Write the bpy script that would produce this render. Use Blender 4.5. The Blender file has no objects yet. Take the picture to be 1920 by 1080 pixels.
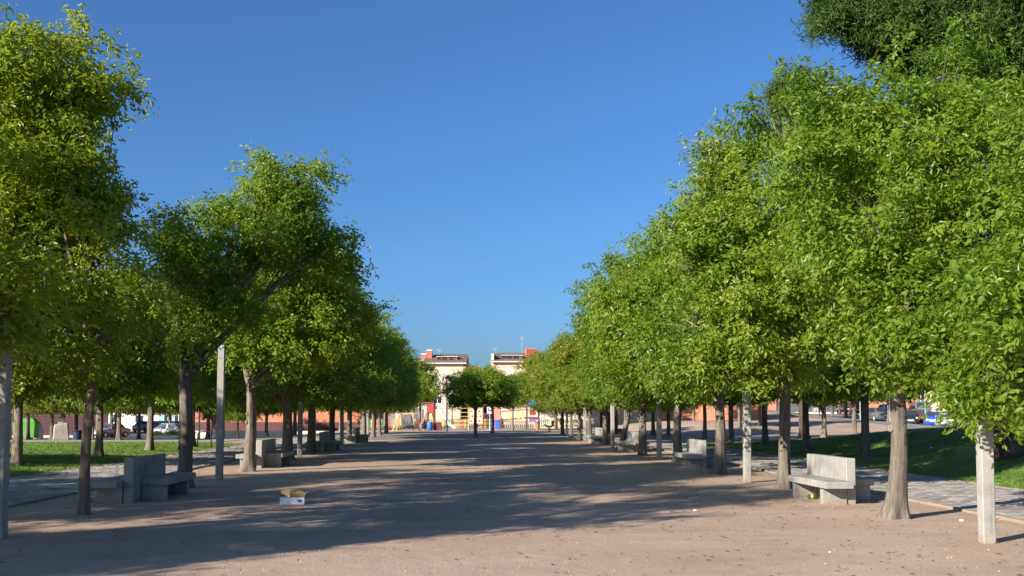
import bpy, bmesh, math, random
import numpy as np
from mathutils import Vector, Matrix

R = math.radians
scene = bpy.context.scene
COL = scene.collection

# ------------------------------------------------------------------ camera
F, CX, CAMH = 1867.0, 960.0, 1.6          # focal length in pixels of the 1920 wide photograph
YAW, PITCH, HOR = R(2.45), R(3.0), 772.0
YPP = HOR - F * math.tan(PITCH)
cam_d = bpy.data.cameras.new('camera')
cam_d.sensor_width = 36.0
cam_d.lens = F / 1920.0 * 36.0
cam_d.shift_y = (YPP - 540.0) / 1920.0
cam_d.clip_start, cam_d.clip_end = 0.1, 6000.0
cam_d.dof.use_dof = True
cam_d.dof.focus_distance = 19.0
cam_d.dof.aperture_fstop = 5.6
cam = bpy.data.objects.new('camera', cam_d)
COL.objects.link(cam)
cam.location = (0, 0, CAMH)
cam.rotation_euler = (R(90) + PITCH, 0, -YAW)
scene.camera = cam

# ------------------------------------------------------------------ sky, sun, exposure
SUN_EL = R(22.5)
SUN_AZ = R(51.5 + 180.0)                   # direction the light comes from, clockwise from +Y
world = bpy.data.worlds.new('World')
scene.world = world
world.use_nodes = True
wn = world.node_tree
bg = wn.nodes['Background']
sky = wn.nodes.new('ShaderNodeTexSky')
sky.sky_type = 'NISHITA'
sky.sun_disc = False
sky.sun_elevation = SUN_EL
sky.sun_rotation = SUN_AZ
sky.air_density = 1.0
sky.dust_density = 1.5
sky.ozone_density = 10.0
sky.altitude = 0
wn.links.new(sky.outputs[0], bg.inputs[0])
bg.inputs[1].default_value = 0.081
sun_d = bpy.data.lights.new('sun', 'SUN')
sun_d.energy = 5.0
sun_d.angle = R(0.53)
sun_d.color = (1.0, 0.90, 0.76)
sun = bpy.data.objects.new('sun', sun_d)
COL.objects.link(sun)
sdir = Vector((math.sin(SUN_AZ) * math.cos(SUN_EL), math.cos(SUN_AZ) * math.cos(SUN_EL), math.sin(SUN_EL)))
sun.rotation_euler = sdir.to_track_quat('Z', 'Y').to_euler()
scene.view_settings.view_transform = 'Standard'
scene.view_settings.look = 'None'
scene.view_settings.exposure = 1.05
scene.view_settings.gamma = 1.0
scene.cycles.max_bounces = 6
scene.cycles.transparent_max_bounces = 4
scene.cycles.caustics_reflective = False
scene.cycles.caustics_refractive = False

# ------------------------------------------------------------------ pixel <-> place helpers
RIGHT = Vector((math.cos(YAW), -math.sin(YAW), 0))
FLAT = Vector((math.sin(YAW), math.cos(YAW), 0))
UPV = Vector((0, 0, 1))
FWD = FLAT * math.cos(PITCH) + UPV * math.sin(PITCH)
UPC = -FLAT * math.sin(PITCH) + UPV * math.cos(PITCH)
EYE = Vector((0, 0, CAMH))


def ray(px, py):
    return RIGHT * ((px - CX) / F) + UPC * ((YPP - py) / F) + FWD


def at(px, py, d):
    """point seen at a pixel, d metres away along the view axis"""
    return EYE + ray(px, py) * d


def ss(a, b, v):
    t = min(1.0, max(0.0, (v - a) / (b - a)))
    return t * t * (3 - 2 * t)


def H(x, y):
    """height of the terrain"""
    h = 0.0
    h += 0.98 * ss(11.3, 18.5, x) * ss(8, 25, y) * (1 - ss(36, 54, y))        # grass mound on the right
    h += 1.35 * ss(80, 132, y) * ss(20, 34, x)                                # street rising on the right
    h += 0.75 * ss(66, 84, y) * ss(10, 19, x) * (1 - ss(34, 44, x))           # sandy bank before the brick wall
    h += 0.16 * ss(-10.9, -14, x) * ss(10, 24, y) * (1 - ss(44, 56, y))       # lawn on the left
    h -= 1.0 * ss(50, 105, y) * ss(-9, -20, x)                                # lower street on the left
    return h


def gnd(px, py):
    """point of the terrain seen at a pixel"""
    d = ray(px, py)
    t = 5.0
    for _ in range(4000):
        p = EYE + d * t
        if p.z <= H(p.x, p.y):
            break
        t *= 1.004
        if t > 1500:
            break
    return Vector((p.x, p.y, H(p.x, p.y)))


def spot(px, dist):
    """point of the terrain under a pixel column at a distance"""
    p = EYE + (RIGHT * ((px - CX) / F) + FLAT) * dist
    return Vector((p.x, p.y, H(p.x, p.y)))


# ------------------------------------------------------------------ materials
def nodes_of(name):
    m = bpy.data.materials.new(name)
    m.use_nodes = True
    nt = m.node_tree
    return m, nt, nt.nodes['Principled BSDF']


def add(nt, t, **kw):
    n = nt.nodes.new(t)
    for k, v in kw.items():
        setattr(n, k, v)
    return n


def ramp(nt, fac, stops):
    r = add(nt, 'ShaderNodeValToRGB')
    el = r.color_ramp.elements
    while len(el) < len(stops):
        el.new(0.5)
    for e, (p, c) in zip(el, stops):
        e.position = p
        e.color = (c[0], c[1], c[2], 1)
    nt.links.new(fac, r.inputs[0])
    return r.outputs[0]


def noise(nt, vec, scale, detail=4.0, rough=0.55):
    n = add(nt, 'ShaderNodeTexNoise')
    n.inputs['Scale'].default_value = scale
    n.inputs['Detail'].default_value = detail
    n.inputs['Roughness'].default_value = rough
    if vec is not None:
        nt.links.new(vec, n.inputs['Vector'])
    return n.outputs['Fac']


def mixc(nt, fac, a, b, blend='MIX'):
    n = add(nt, 'ShaderNodeMix', data_type='RGBA', blend_type=blend)
    for sock, v in ((n.inputs[0], fac), (n.inputs[6], a), (n.inputs[7], b)):
        if isinstance(v, (int, float)):
            sock.default_value = v
        elif isinstance(v, tuple):
            sock.default_value = (v[0], v[1], v[2], 1)
        else:
            nt.links.new(v, sock)
    return n.outputs[2]


def bump(nt, bsdf, h, strength, dist):
    b = add(nt, 'ShaderNodeBump')
    b.inputs['Strength'].default_value = strength
    b.inputs['Distance'].default_value = dist
    nt.links.new(h, b.inputs['Height'])
    nt.links.new(b.outputs[0], bsdf.inputs['Normal'])


def coords(nt, kind='Object', scale=None):
    tc = add(nt, 'ShaderNodeTexCoord')
    v = tc.outputs[kind]
    if scale:
        mp = add(nt, 'ShaderNodeMapping')
        mp.inputs['Scale'].default_value = scale
        nt.links.new(v, mp.inputs[0])
        v = mp.outputs[0]
    return v


def plain(name, c, rough=0.6, metal=0.0, spec=0.5, var=0.12, scale=6.0, bumpy=0.0):
    """paint, metal, plaster: one colour with soft grain and dirt"""
    m, nt, b = nodes_of(name)
    v = coords(nt)
    n = noise(nt, v, scale, 6, 0.65)
    lo = tuple(x * (1 - var) for x in c)
    hi = tuple(min(1, x * (1 + var)) for x in c)
    nt.links.new(ramp(nt, n, [(0.3, lo), (0.7, hi)]), b.inputs['Base Color'])
    b.inputs['Roughness'].default_value = rough
    b.inputs['Metallic'].default_value = metal
    b.inputs['Specular IOR Level'].default_value = spec
    if bumpy:
        bump(nt, b, noise(nt, v, scale * 8, 3), bumpy, 0.01)
    return m


def dirt_mat():
    m, nt, b = nodes_of('dirt')
    v = coords(nt)
    big = noise(nt, v, 0.35, 5, 0.6)
    c1 = ramp(nt, big, [(0.3, (0.40, 0.29, 0.22)), (0.52, (0.46, 0.345, 0.268)), (0.75, (0.53, 0.41, 0.325))])
    grain = noise(nt, v, 55, 3, 0.7)
    c2 = ramp(nt, grain, [(0.34, (0.62, 0.58, 0.55)), (0.5, (1, 1, 1)), (0.68, (1.22, 1.2, 1.18))])
    c = mixc(nt, 0.8, c1, c2, 'MULTIPLY')
    fl = noise(nt, coords(nt, 'Object', (1, 1.0, 1)), 17, 2, 0.5)
    flr = ramp(nt, fl, [(0.70, (0, 0, 0)), (0.76, (1, 1, 1))])
    c = mixc(nt, 0.0, c, c)
    wear = noise(nt, coords(nt, 'Object', (0.35, 1.0, 1.0)), 1.3, 6, 0.7)
    c = mixc(nt, 1.0, c, ramp(nt, wear, [(0.32, (0.86, 0.84, 0.82)), (0.5, (1, 1, 1)), (0.7, (1.07, 1.06, 1.05))]), 'MULTIPLY')
    sep = mixc(nt, flr, c, (0.21, 0.145, 0.10))
    nt.links.new(sep, b.inputs['Base Color'])
    b.inputs['Roughness'].default_value = 0.95
    b.inputs['Specular IOR Level'].default_value = 0.15
    mid = noise(nt, v, 3.2, 6, 0.68)
    mx = add(nt, 'ShaderNodeMath', operation='MULTIPLY_ADD')
    nt.links.new(grain, mx.inputs[0]); mx.inputs[1].default_value = 0.55
    nt.links.new(mid, mx.inputs[2])
    vo = add(nt, 'ShaderNodeTexVoronoi', feature='SMOOTH_F1')
    vo.inputs['Scale'].default_value = 4.2
    vo.inputs['Randomness'].default_value = 1.0
    nt.links.new(coords(nt), vo.inputs['Vector'])
    m2 = add(nt, 'ShaderNodeMath', operation='MULTIPLY_ADD')
    nt.links.new(vo.outputs['Distance'], m2.inputs[0]); m2.inputs[1].default_value = 0.12
    nt.links.new(mx.outputs[0], m2.inputs[2])
    bump(nt, b, m2.outputs[0], 0.65, 0.05)
    return m


def grass_mat(name, lo, mid, hi):
    m, nt, b = nodes_of(name)
    v = coords(nt)
    n1 = noise(nt, v, 0.9, 5, 0.6)
    n2 = noise(nt, v, 60, 2, 0.6)
    a = ramp(nt, n1, [(0.3, lo), (0.5, mid), (0.72, hi)])
    k = ramp(nt, n2, [(0.3, (0.6, 0.6, 0.6)), (0.7, (1.3, 1.3, 1.2))])
    nt.links.new(mixc(nt, 1.0, a, k, 'MULTIPLY'), b.inputs['Base Color'])
    b.inputs['Roughness'].default_value = 0.85
    b.inputs['Specular IOR Level'].default_value = 0.2
    bump(nt, b, n2, 0.7, 0.04)
    return m


def asphalt_mat(name, c):
    m, nt, b = nodes_of(name)
    v = coords(nt)
    n1 = noise(nt, v, 0.5, 6, 0.65)
    n2 = noise(nt, v, 40, 2, 0.6)
    a = ramp(nt, n1, [(0.3, tuple(x * 0.78 for x in c)), (0.7, tuple(x * 1.22 for x in c))])
    k = ramp(nt, n2, [(0.3, (0.8, 0.8, 0.8)), (0.7, (1.15, 1.15, 1.15))])
    nt.links.new(mixc(nt, 1.0, a, k, 'MULTIPLY'), b.inputs['Base Color'])
    b.inputs['Roughness'].default_value = 0.9
    bump(nt, b, n2, 0.4, 0.01)
    return m


def concrete_mat(name, c, rand=True):
    m, nt, b = nodes_of(name)
    v = coords(nt)
    n1 = noise(nt, v, 2.2, 7, 0.7)
    a = ramp(nt, n1, [(0.28, tuple(x * 0.7 for x in c)), (0.5, c), (0.72, tuple(x * 1.18 for x in c))])
    n2 = noise(nt, v, 60, 3, 0.7)
    k = ramp(nt, n2, [(0.3, (0.78, 0.78, 0.78)), (0.7, (1.15, 1.15, 1.15))])
    col = mixc(nt, 1.0, a, k, 'MULTIPLY')
    st = noise(nt, coords(nt, 'Object', (9, 9, 0.7)), 1.0, 4, 0.6)          # rain streaks
    s = ramp(nt, st, [(0.5, (1, 1, 1)), (0.75, (0.62, 0.6, 0.57))])
    col = mixc(nt, 0.75, col, s, 'MULTIPLY')
    sx = add(nt, 'ShaderNodeSeparateXYZ')
    nt.links.new(v, sx.inputs[0])
    dz = add(nt, 'ShaderNodeMath', operation='MULTIPLY_ADD')                 # soil splashed on the foot
    nt.links.new(noise(nt, v, 7.0, 5, 0.7), dz.inputs[0]); dz.inputs[1].default_value = 0.34
    nt.links.new(sx.outputs[2], dz.inputs[2])
    sp_ = ramp(nt, dz.outputs[0], [(0.14, (1, 1, 1)), (0.27, (0, 0, 0))])
    col = mixc(nt, sp_, col, (0.30, 0.21, 0.15))
    pt_ = ramp(nt, noise(nt, v, 3.6, 6, 0.75), [(0.60, (0, 0, 0)), (0.70, (0.55, 0.55, 0.55))])
    col = mixc(nt, pt_, col, tuple(x * 0.74 for x in c))
    nt.links.new(col, b.inputs['Base Color'])
    b.inputs['Roughness'].default_value = 0.88
    b.inputs['Specular IOR Level'].default_value = 0.25
    bump(nt, b, n2, 0.35, 0.01)
    return m


def paver_mat(name, use_attr):
    m, nt, b = nodes_of(name)
    if use_attr:
        s = add(nt, 'ShaderNodeAttribute', attribute_name='tint').outputs['Fac']
    else:
        s = add(nt, 'ShaderNodeObjectInfo').outputs['Random']
    c = ramp(nt, s, [(0.0, (0.20, 0.18, 0.165)), (0.5, (0.31, 0.285, 0.265)), (1.0, (0.42, 0.385, 0.35))])
    n2 = noise(nt, coords(nt), 30, 4, 0.7)
    k = ramp(nt, n2, [(0.3, (0.75, 0.75, 0.75)), (0.7, (1.15, 1.14, 1.12))])
    nt.links.new(mixc(nt, 1.0, c, k, 'MULTIPLY'), b.inputs['Base Color'])
    b.inputs['Roughness'].default_value = 0.85
    bump(nt, b, n2, 0.5, 0.01)
    return m


def leaf_mat(name, lo, mid, hi, trans, tmix=0.48, rough=0.40):
    m, nt, b = nodes_of(name)
    out = nt.nodes['Material Output']
    t = add(nt, 'ShaderNodeAttribute', attribute_name='tint').outputs['Fac']
    orr = add(nt, 'ShaderNodeObjectInfo').outputs['Random']
    ma = add(nt, 'ShaderNodeMath', operation='MULTIPLY_ADD')
    nt.links.new(orr, ma.inputs[0]); ma.inputs[1].default_value = 0.12
    nt.links.new(t, ma.inputs[2])
    mb = add(nt, 'ShaderNodeMath', operation='SUBTRACT')
    nt.links.new(ma.outputs[0], mb.inputs[0]); mb.inputs[1].default_value = 0.06
    c = ramp(nt, mb.outputs[0], [(0.0, lo), (0.5, mid), (0.93, hi), (1.0, (hi[0] * 1.5, hi[1] * 1.15, hi[2]))])
    nt.links.new(c, b.inputs['Base Color'])
    b.inputs['Roughness'].default_value = rough
    b.inputs['Specular IOR Level'].default_value = 0.45
    tr = add(nt, 'ShaderNodeBsdfTranslucent')
    nt.links.new(mixc(nt, 0.55, c, trans), tr.inputs[0])
    mx = add(nt, 'ShaderNodeMixShader')
    mx.inputs[0].default_value = tmix
    nt.links.new(b.outputs[0], mx.inputs[1])
    nt.links.new(tr.outputs[0], mx.inputs[2])
    nt.links.new(mx.outputs[0], out.inputs[0])
    return m


def bark_mat(name, lo, hi, lichen=(0.30, 0.275, 0.235)):
    m, nt, b = nodes_of(name)
    v = coords(nt, 'Object', (16, 16, 2.6))
    n1 = noise(nt, v, 1.0, 6, 0.7)
    c = ramp(nt, n1, [(0.32, lo), (0.62, hi), (0.8, tuple(x * 1.15 for x in hi))])
    n2 = noise(nt, coords(nt), 2.6, 5, 0.6)
    f = ramp(nt, n2, [(0.52, (0, 0, 0)), (0.72, (1, 1, 1))])
    mf = add(nt, 'ShaderNodeMath', operation='MULTIPLY')
    nt.links.new(f, mf.inputs[0]); mf.inputs[1].default_value = 0.5
    nt.links.new(mixc(nt, mf.outputs[0], c, lichen), b.inputs['Base Color'])
    b.inputs['Roughness'].default_value = 0.92
    b.inputs['Specular IOR Level'].default_value = 0.15
    bump(nt, b, n1, 0.9, 0.025)
    return m


def brick_mat(name, c1, c2, mortar, sx=1.0):
    m, nt, b = nodes_of(name)
    tc = add(nt, 'ShaderNodeTexCoord')
    sp = add(nt, 'ShaderNodeSeparateXYZ')
    nt.links.new(tc.outputs['Object'], sp.inputs[0])
    a = add(nt, 'ShaderNodeMath', operation='ADD')
    nt.links.new(sp.outputs[0], a.inputs[0]); nt.links.new(sp.outputs[1], a.inputs[1])
    cb = add(nt, 'ShaderNodeCombineXYZ')
    nt.links.new(a.outputs[0], cb.inputs[0]); nt.links.new(sp.outputs[2], cb.inputs[1])
    br = add(nt, 'ShaderNodeTexBrick')
    nt.links.new(cb.outputs[0], br.inputs['Vector'])
    br.inputs['Color1'].default_value = (*c1, 1)
    br.inputs['Color2'].default_value = (*c2, 1)
    br.inputs['Mortar'].default_value = (*mortar, 1)
    br.inputs['Scale'].default_value = 4.0
    br.inputs['Mortar Size'].default_value = 0.03
    n = noise(nt, tc.outputs['Object'], 0.8, 6, 0.65)
    k = ramp(nt, n, [(0.3, (0.86, 0.86, 0.86)), (0.7, (1.1, 1.1, 1.1))])
    nt.links.new(mixc(nt, 1.0, br.outputs[0], k, 'MULTIPLY'), b.inputs['Base Color'])
    b.inputs['Roughness'].default_value = 0.9
    return m


def roof_mat(name, c):
    m, nt, b = nodes_of(name)
    v = coords(nt)
    w = add(nt, 'ShaderNodeTexWave', wave_type='BANDS', bands_direction='X')
    w.inputs['Scale'].default_value = 1.4
    w.inputs['Distortion'].default_value = 0.4
    nt.links.new(v, w.inputs[0])
    n = noise(nt, v, 3.0, 6, 0.7)
    c1 = ramp(nt, n, [(0.3, tuple(x * 0.75 for x in c)), (0.7, tuple(x * 1.25 for x in c))])
    k = ramp(nt, w.outputs['Fac'], [(0.1, (0.75, 0.75, 0.75)), (0.7, (1.1, 1.1, 1.1))])
    nt.links.new(mixc(nt, 1.0, c1, k, 'MULTIPLY'), b.inputs['Base Color'])
    b.inputs['Roughness'].default_value = 0.85
    bump(nt, b, w.outputs['Fac'], 0.8, 0.05)
    return m


def car_paint(name, c):
    m, nt, b = nodes_of(name)
    n = noise(nt, coords(nt), 5, 5, 0.6)
    nt.links.new(ramp(nt, n, [(0.3, tuple(x * 0.9 for x in c)), (0.7, c)]), b.inputs['Base Color'])
    b.inputs['Roughness'].default_value = 0.32
    b.inputs['Coat Weight'].default_value = 0.6
    b.inputs['Coat Roughness'].default_value = 0.08
    return m


def glass_mat(name, c=(0.02, 0.028, 0.035)):
    m, nt, b = nodes_of(name)
    n = noise(nt, coords(nt), 2, 3)
    nt.links.new(ramp(nt, n, [(0.3, tuple(x * 0.8 for x in c)), (0.7, tuple(x * 1.3 for x in c))]), b.inputs['Base Color'])
    b.inputs['Roughness'].default_value = 0.07
    b.inputs['Specular IOR Level'].default_value = 0.8
    return m


M = {}
M['dirt'] = dirt_mat()
M['grass'] = grass_mat('grass', (0.09, 0.155, 0.024), (0.135, 0.22, 0.034), (0.21, 0.27, 0.06))
M['blade'] = grass_mat('grass_blade', (0.095, 0.17, 0.026), (0.15, 0.245, 0.04), (0.24, 0.30, 0.07))
M['asphalt'] = asphalt_mat('asphalt', (0.075, 0.078, 0.085))
M['pavement'] = asphalt_mat('pavement', (0.33, 0.29, 0.255))
M['plaza_grey'] = asphalt_mat('grey_paving', (0.24, 0.225, 0.21))
M['sand'] = asphalt_mat('sand', (0.43, 0.325, 0.235))
M['concrete'] = concrete_mat('concrete', (0.315, 0.31, 0.288))
M['post'] = concrete_mat('post_concrete', (0.33, 0.325, 0.30))
M['kerb'] = concrete_mat('kerb_stone', (0.33, 0.31, 0.28))
M['paver'] = paver_mat('paver', False)
M['paver_mass'] = paver_mat('paver_mass', True)
m_, nt_, b_ = nodes_of('pebble')
nt_.links.new(ramp(nt_, add(nt_, 'ShaderNodeAttribute', attribute_name='tint').outputs['Fac'], [(0, (0.22, 0.16, 0.12)), (0.7, (0.40, 0.31, 0.25)), (1, (0.52, 0.45, 0.38))]), b_.inputs['Base Color'])
b_.inputs['Roughness'].default_value = 0.9
M['pebble'] = m_
M['joint'] = asphalt_mat('joint_sand', (0.10, 0.088, 0.075))
M['bark'] = bark_mat('bark', (0.08, 0.068, 0.056), (0.20, 0.172, 0.142))
M['bark_dark'] = bark_mat('bark_dark', (0.085, 0.068, 0.054), (0.215, 0.178, 0.145), (0.30, 0.275, 0.235))
M['bark_pine'] = bark_mat('bark_pine', (0.035, 0.024, 0.019), (0.115, 0.078, 0.06), (0.15, 0.12, 0.095))
M['leaf_fresh'] = leaf_mat('leaf_fresh', (0.07, 0.14, 0.012), (0.15, 0.245, 0.02), (0.27, 0.345, 0.04), (0.44, 0.58, 0.03))
M['leaf_mid'] = leaf_mat('leaf_mid', (0.075, 0.145, 0.012), (0.162, 0.258, 0.02), (0.285, 0.355, 0.036), (0.48, 0.62, 0.03))
M['leaf_yellow'] = leaf_mat('leaf_yellow', (0.1, 0.165, 0.012), (0.205, 0.288, 0.018), (0.35, 0.38, 0.03), (0.56, 0.64, 0.03))
M['leaf_dark'] = leaf_mat('leaf_dark', (0.062, 0.125, 0.016), (0.125, 0.212, 0.022), (0.215, 0.295, 0.034), (0.4, 0.55, 0.03))
M['leaf_olive'] = leaf_mat('leaf_olive', (0.11, 0.16, 0.016), (0.19, 0.245, 0.022), (0.28, 0.305, 0.04), (0.48, 0.53, 0.04))
M['needle'] = leaf_mat('needle', (0.03, 0.072, 0.01), (0.062, 0.118, 0.016), (0.105, 0.165, 0.026), (0.13, 0.22, 0.03), 0.18, 0.6)
M['brick_orange'] = brick_mat('brick_orange', (0.52, 0.175, 0.085), (0.46, 0.15, 0.07), (0.45, 0.27, 0.19))
M['brick_red'] = brick_mat('brick_red', (0.48, 0.12, 0.08), (0.42, 0.10, 0.065), (0.42, 0.22, 0.17))
M['maroon'] = plain('maroon_panel', (0.10, 0.038, 0.04), 0.7)
M['cream'] = plain('cream_render', (0.55, 0.43, 0.35), 0.9, var=0.07, scale=0.6)
M['cream_light'] = plain('light_render', (0.60, 0.52, 0.43), 0.9, var=0.07, scale=0.6)
M['white_wall'] = plain('white_wall', (0.70, 0.63, 0.55), 0.9, var=0.10, scale=0.7)
M['roof'] = roof_mat('roof_tiles', (0.17, 0.115, 0.10))
M['red_roof'] = roof_mat('red_roof_tiles', (0.38, 0.13, 0.08))
M['white'] = plain('white_paint', (0.78, 0.78, 0.77), 0.5)
M['glass'] = glass_mat('window_glass')
M['car_glass'] = glass_mat('car_glass', (0.03, 0.04, 0.05))
M['dark_metal'] = plain('dark_metal', (0.035, 0.035, 0.04), 0.5)
M['grey_metal'] = plain('grey_metal', (0.38, 0.40, 0.42), 0.45, 0.4)
M['steel'] = plain('steel', (0.62, 0.66, 0.70), 0.35, 0.35)
M['rubber'] = plain('rubber', (0.022, 0.022, 0.024), 0.85)
M['shutter'] = plain('white_shutter', (0.72, 0.72, 0.72), 0.6)
M['garage'] = plain('garage_door', (0.13, 0.135, 0.15), 0.6)
M['wood_yellow'] = plain('yellow_wood', (0.56, 0.36, 0.12), 0.7)
M['wood_brown'] = plain('brown_wood', (0.12, 0.062, 0.035), 0.75)
for nm, c in dict(red=(0.45, 0.05, 0.05), blue=(0.03, 0.14, 0.45), green=(0.06, 0.21, 0.14), yellow=(0.52, 0.40, 0.12), orange=(0.48, 0.19, 0.07),
                  purple=(0.24, 0.11, 0.38), pink=(0.58, 0.23, 0.19), plum=(0.15, 0.03, 0.045), teal=(0.22, 0.42, 0.40), lime=(0.10, 0.36, 0.04),
                  navy=(0.02, 0.03, 0.09), pale_yellow=(0.58, 0.44, 0.20)).items():
    M[nm] = plain(nm + '_paint', c, 0.5)
M['cardboard'] = plain('cardboard', (0.32, 0.215, 0.12), 0.9)
M['box_white'] = plain('printed_white_card', (0.62, 0.66, 0.74), 0.8)
M['ink_blue'] = plain('blue_ink', (0.05, 0.09, 0.33), 0.8)
M['scratch'] = plain('scratched_concrete', (0.24, 0.23, 0.21), 0.95)
M['bottle'] = glass_mat('green_glass', (0.01, 0.09, 0.02))
M['skin'] = plain('skin', (0.50, 0.27, 0.18), 0.6)
M['hair_grey'] = plain('grey_hair', (0.30, 0.26, 0.22), 0.8)
M['hair_dark'] = plain('dark_hair', (0.03, 0.02, 0.015), 0.7)
M['shirt_pink'] = plain('pink_shirt', (0.60, 0.30, 0.32), 0.9)
M['trousers_white'] = plain('white_trousers', (0.78, 0.74, 0.68), 0.9)
M['shirt_navy'] = plain('navy_shirt', (0.03, 0.035, 0.07), 0.9)
M['flower'] = plain('yellow_flowers', (0.62, 0.50, 0.03), 0.8)
M['cable'] = plain('cable', (0.20, 0.22, 0.25), 0.5)
M['stone'] = concrete_mat('rough_stone', (0.40, 0.36, 0.31))
M['lamp_red'] = plain('tail_lamp', (0.50, 0.015, 0.015), 0.25)
M['lamp_clear'] = plain('head_lamp', (0.75, 0.76, 0.78), 0.15)
M['paper'] = plain('paper', (0.80, 0.80, 0.82), 0.8)


# ------------------------------------------------------------------ mesh helpers
class MB:
    def __init__(self):
        self.v, self.f = [], []

    def raw(self, vs, fs):
        o = len(self.v)
        self.v += [tuple(p) for p in vs]
        self.f += [tuple(i + o for i in q) for q in fs]
        return self

    def box(self, x0, x1, y0, y1, z0, z1):
        vs = [(x, y, z) for z in (z0, z1) for y in (y0, y1) for x in (x0, x1)]
        return self.raw(vs, [(0, 2, 3, 1), (4, 5, 7, 6), (0, 1, 5, 4), (2, 6, 7, 3), (0, 4, 6, 2), (1, 3, 7, 5)])

    def hexa(self, lo, hi):
        """eight corners: lo ring of four, hi ring of four, same order"""
        return self.raw(list(lo) + list(hi), [(3, 2, 1, 0), (4, 5, 6, 7), (0, 1, 5, 4), (1, 2, 6, 5), (2, 3, 7, 6), (3, 0, 4, 7)])

    def prism(self, prof, y0, y1):
        """profile in x,z swept along y"""
        n = len(prof)
        vs = [(x, y0, z) for x, z in prof] + [(x, y1, z) for x, z in prof]
        fs = [tuple(range(n - 1, -1, -1)), tuple(range(n, 2 * n))] + [(i, (i + 1) % n, n + (i + 1) % n, n + i) for i in range(n)]
        return self.raw(vs, fs)

    def tube(self, pts, rad, n=8, caps=True, wob=None):
        pts = [Vector(p) for p in pts]
        if isinstance(rad, (int, float)):
            rad = [rad] * len(pts)
        vs, fs = [], []
        for i, p in enumerate(pts):
            t = (pts[min(i + 1, len(pts) - 1)] - pts[max(i - 1, 0)])
            t = t.normalized() if t.length > 1e-9 else Vector((0, 0, 1))
            ref = Vector((1, 0, 0)) if abs(t.x) < 0.85 else Vector((0, 1, 0))
            a = (ref - t * ref.dot(t)).normalized()
            b = t.cross(a)
            for k in range(n):
                an = 2 * math.pi * k / n
                r = rad[i] * (wob(i, an) if wob else 1.0)
                vs.append(p + a * (math.cos(an) * r) + b * (math.sin(an) * r))
        for i in range(len(pts) - 1):
            for k in range(n):
                k2 = (k + 1) % n
                fs.append((i * n + k, i * n + k2, (i + 1) * n + k2, (i + 1) * n + k))
        if caps:
            fs.append(tuple(range(n - 1, -1, -1)))
            fs.append(tuple((len(pts) - 1) * n + k for k in range(n)))
        return self.raw(vs, fs)

    def bar(self, p, q, w, d=None):
        """square bar between two points"""
        p, q = Vector(p), Vector(q)
        d = d or w
        t = (q - p).normalized()
        ref = Vector((0, 1, 0)) if abs(t.y) < 0.8 else Vector((1, 0, 0))
        a = (ref - t * ref.dot(t)).normalized()
        b = t.cross(a)
        c = [(-1, -1), (1, -1), (1, 1), (-1, 1)]
        return self.hexa([p + a * (x * d / 2) + b * (y * w / 2) for x, y in c], [q + a * (x * d / 2) + b * (y * w / 2) for x, y in c])

    def mesh(self, name, bevel=0.0, smooth=False):
        me = bpy.data.meshes.new(name)
        me.from_pydata(self.v, [], self.f)
        if bevel or True:
            bm = bmesh.new()
            bm.from_mesh(me)
            if bevel:
                bmesh.ops.bevel(bm, geom=list(bm.edges), offset=bevel, segments=1, affect='EDGES', clamp_overlap=True)
            bmesh.ops.recalc_face_normals(bm, faces=list(bm.faces))
            bm.to_mesh(me)
            bm.free()
        if smooth:
            for p in me.polygons:
                p.use_smooth = True
        return me

    def obj(self, name, mat, parent=None, bevel=0.0, smooth=False):
        return link(name, self.mesh(name, bevel, smooth), mat, parent)


def link(name, me, mat=None, parent=None):
    if mat is not None and not me.materials:
        me.materials.append(M[mat] if isinstance(mat, str) else mat)
    o = bpy.data.objects.new(name, me)
    COL.objects.link(o)
    if parent is not None:
        o.parent = parent
    return o


def tag(o, label=None, cat=None, group=None, kind=None):
    if label: o['label'] = label
    if cat: o['category'] = cat
    if group: o['group'] = group
    if kind: o['kind'] = kind
    return o


def thing(name, loc, label, cat, rz=0.0, group=None, scale=None):
    o = bpy.data.objects.new(name, None)
    o.empty_display_size = 0.2
    COL.objects.link(o)
    o.location = loc
    o.rotation_euler = (0, 0, rz)
    if scale: o.scale = scale
    return tag(o, label, cat, group)


def copy_tree(o, parent=None):
    c = o.copy()
    COL.objects.link(c)
    c.parent = parent
    for ch in list(o.children):
        copy_tree(ch, c)
    return c


def np_mesh(name, verts, faces, tint=None, smooth=False):
    """fast mesh from numpy arrays; faces is (n,k)"""
    me = bpy.data.meshes.new(name)
    nv, (nf, k) = len(verts), faces.shape
    me.vertices.add(nv)
    me.vertices.foreach_set('co', np.ascontiguousarray(verts, dtype=np.float32).ravel())
    me.loops.add(nf * k)
    me.loops.foreach_set('vertex_index', np.ascontiguousarray(faces, dtype=np.int32).ravel())
    me.polygons.add(nf)
    me.polygons.foreach_set('loop_start', np.arange(0, nf * k, k, dtype=np.int32))
    if tint is not None:
        a = me.attributes.new('tint', 'FLOAT', 'FACE')
        a.data.foreach_set('value', np.ascontiguousarray(tint, dtype=np.float32))
    me.update(calc_edges=True)
    me.polygons.foreach_set('use_smooth', np.full(nf, smooth, dtype=bool))
    me.validate()
    return me


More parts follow.
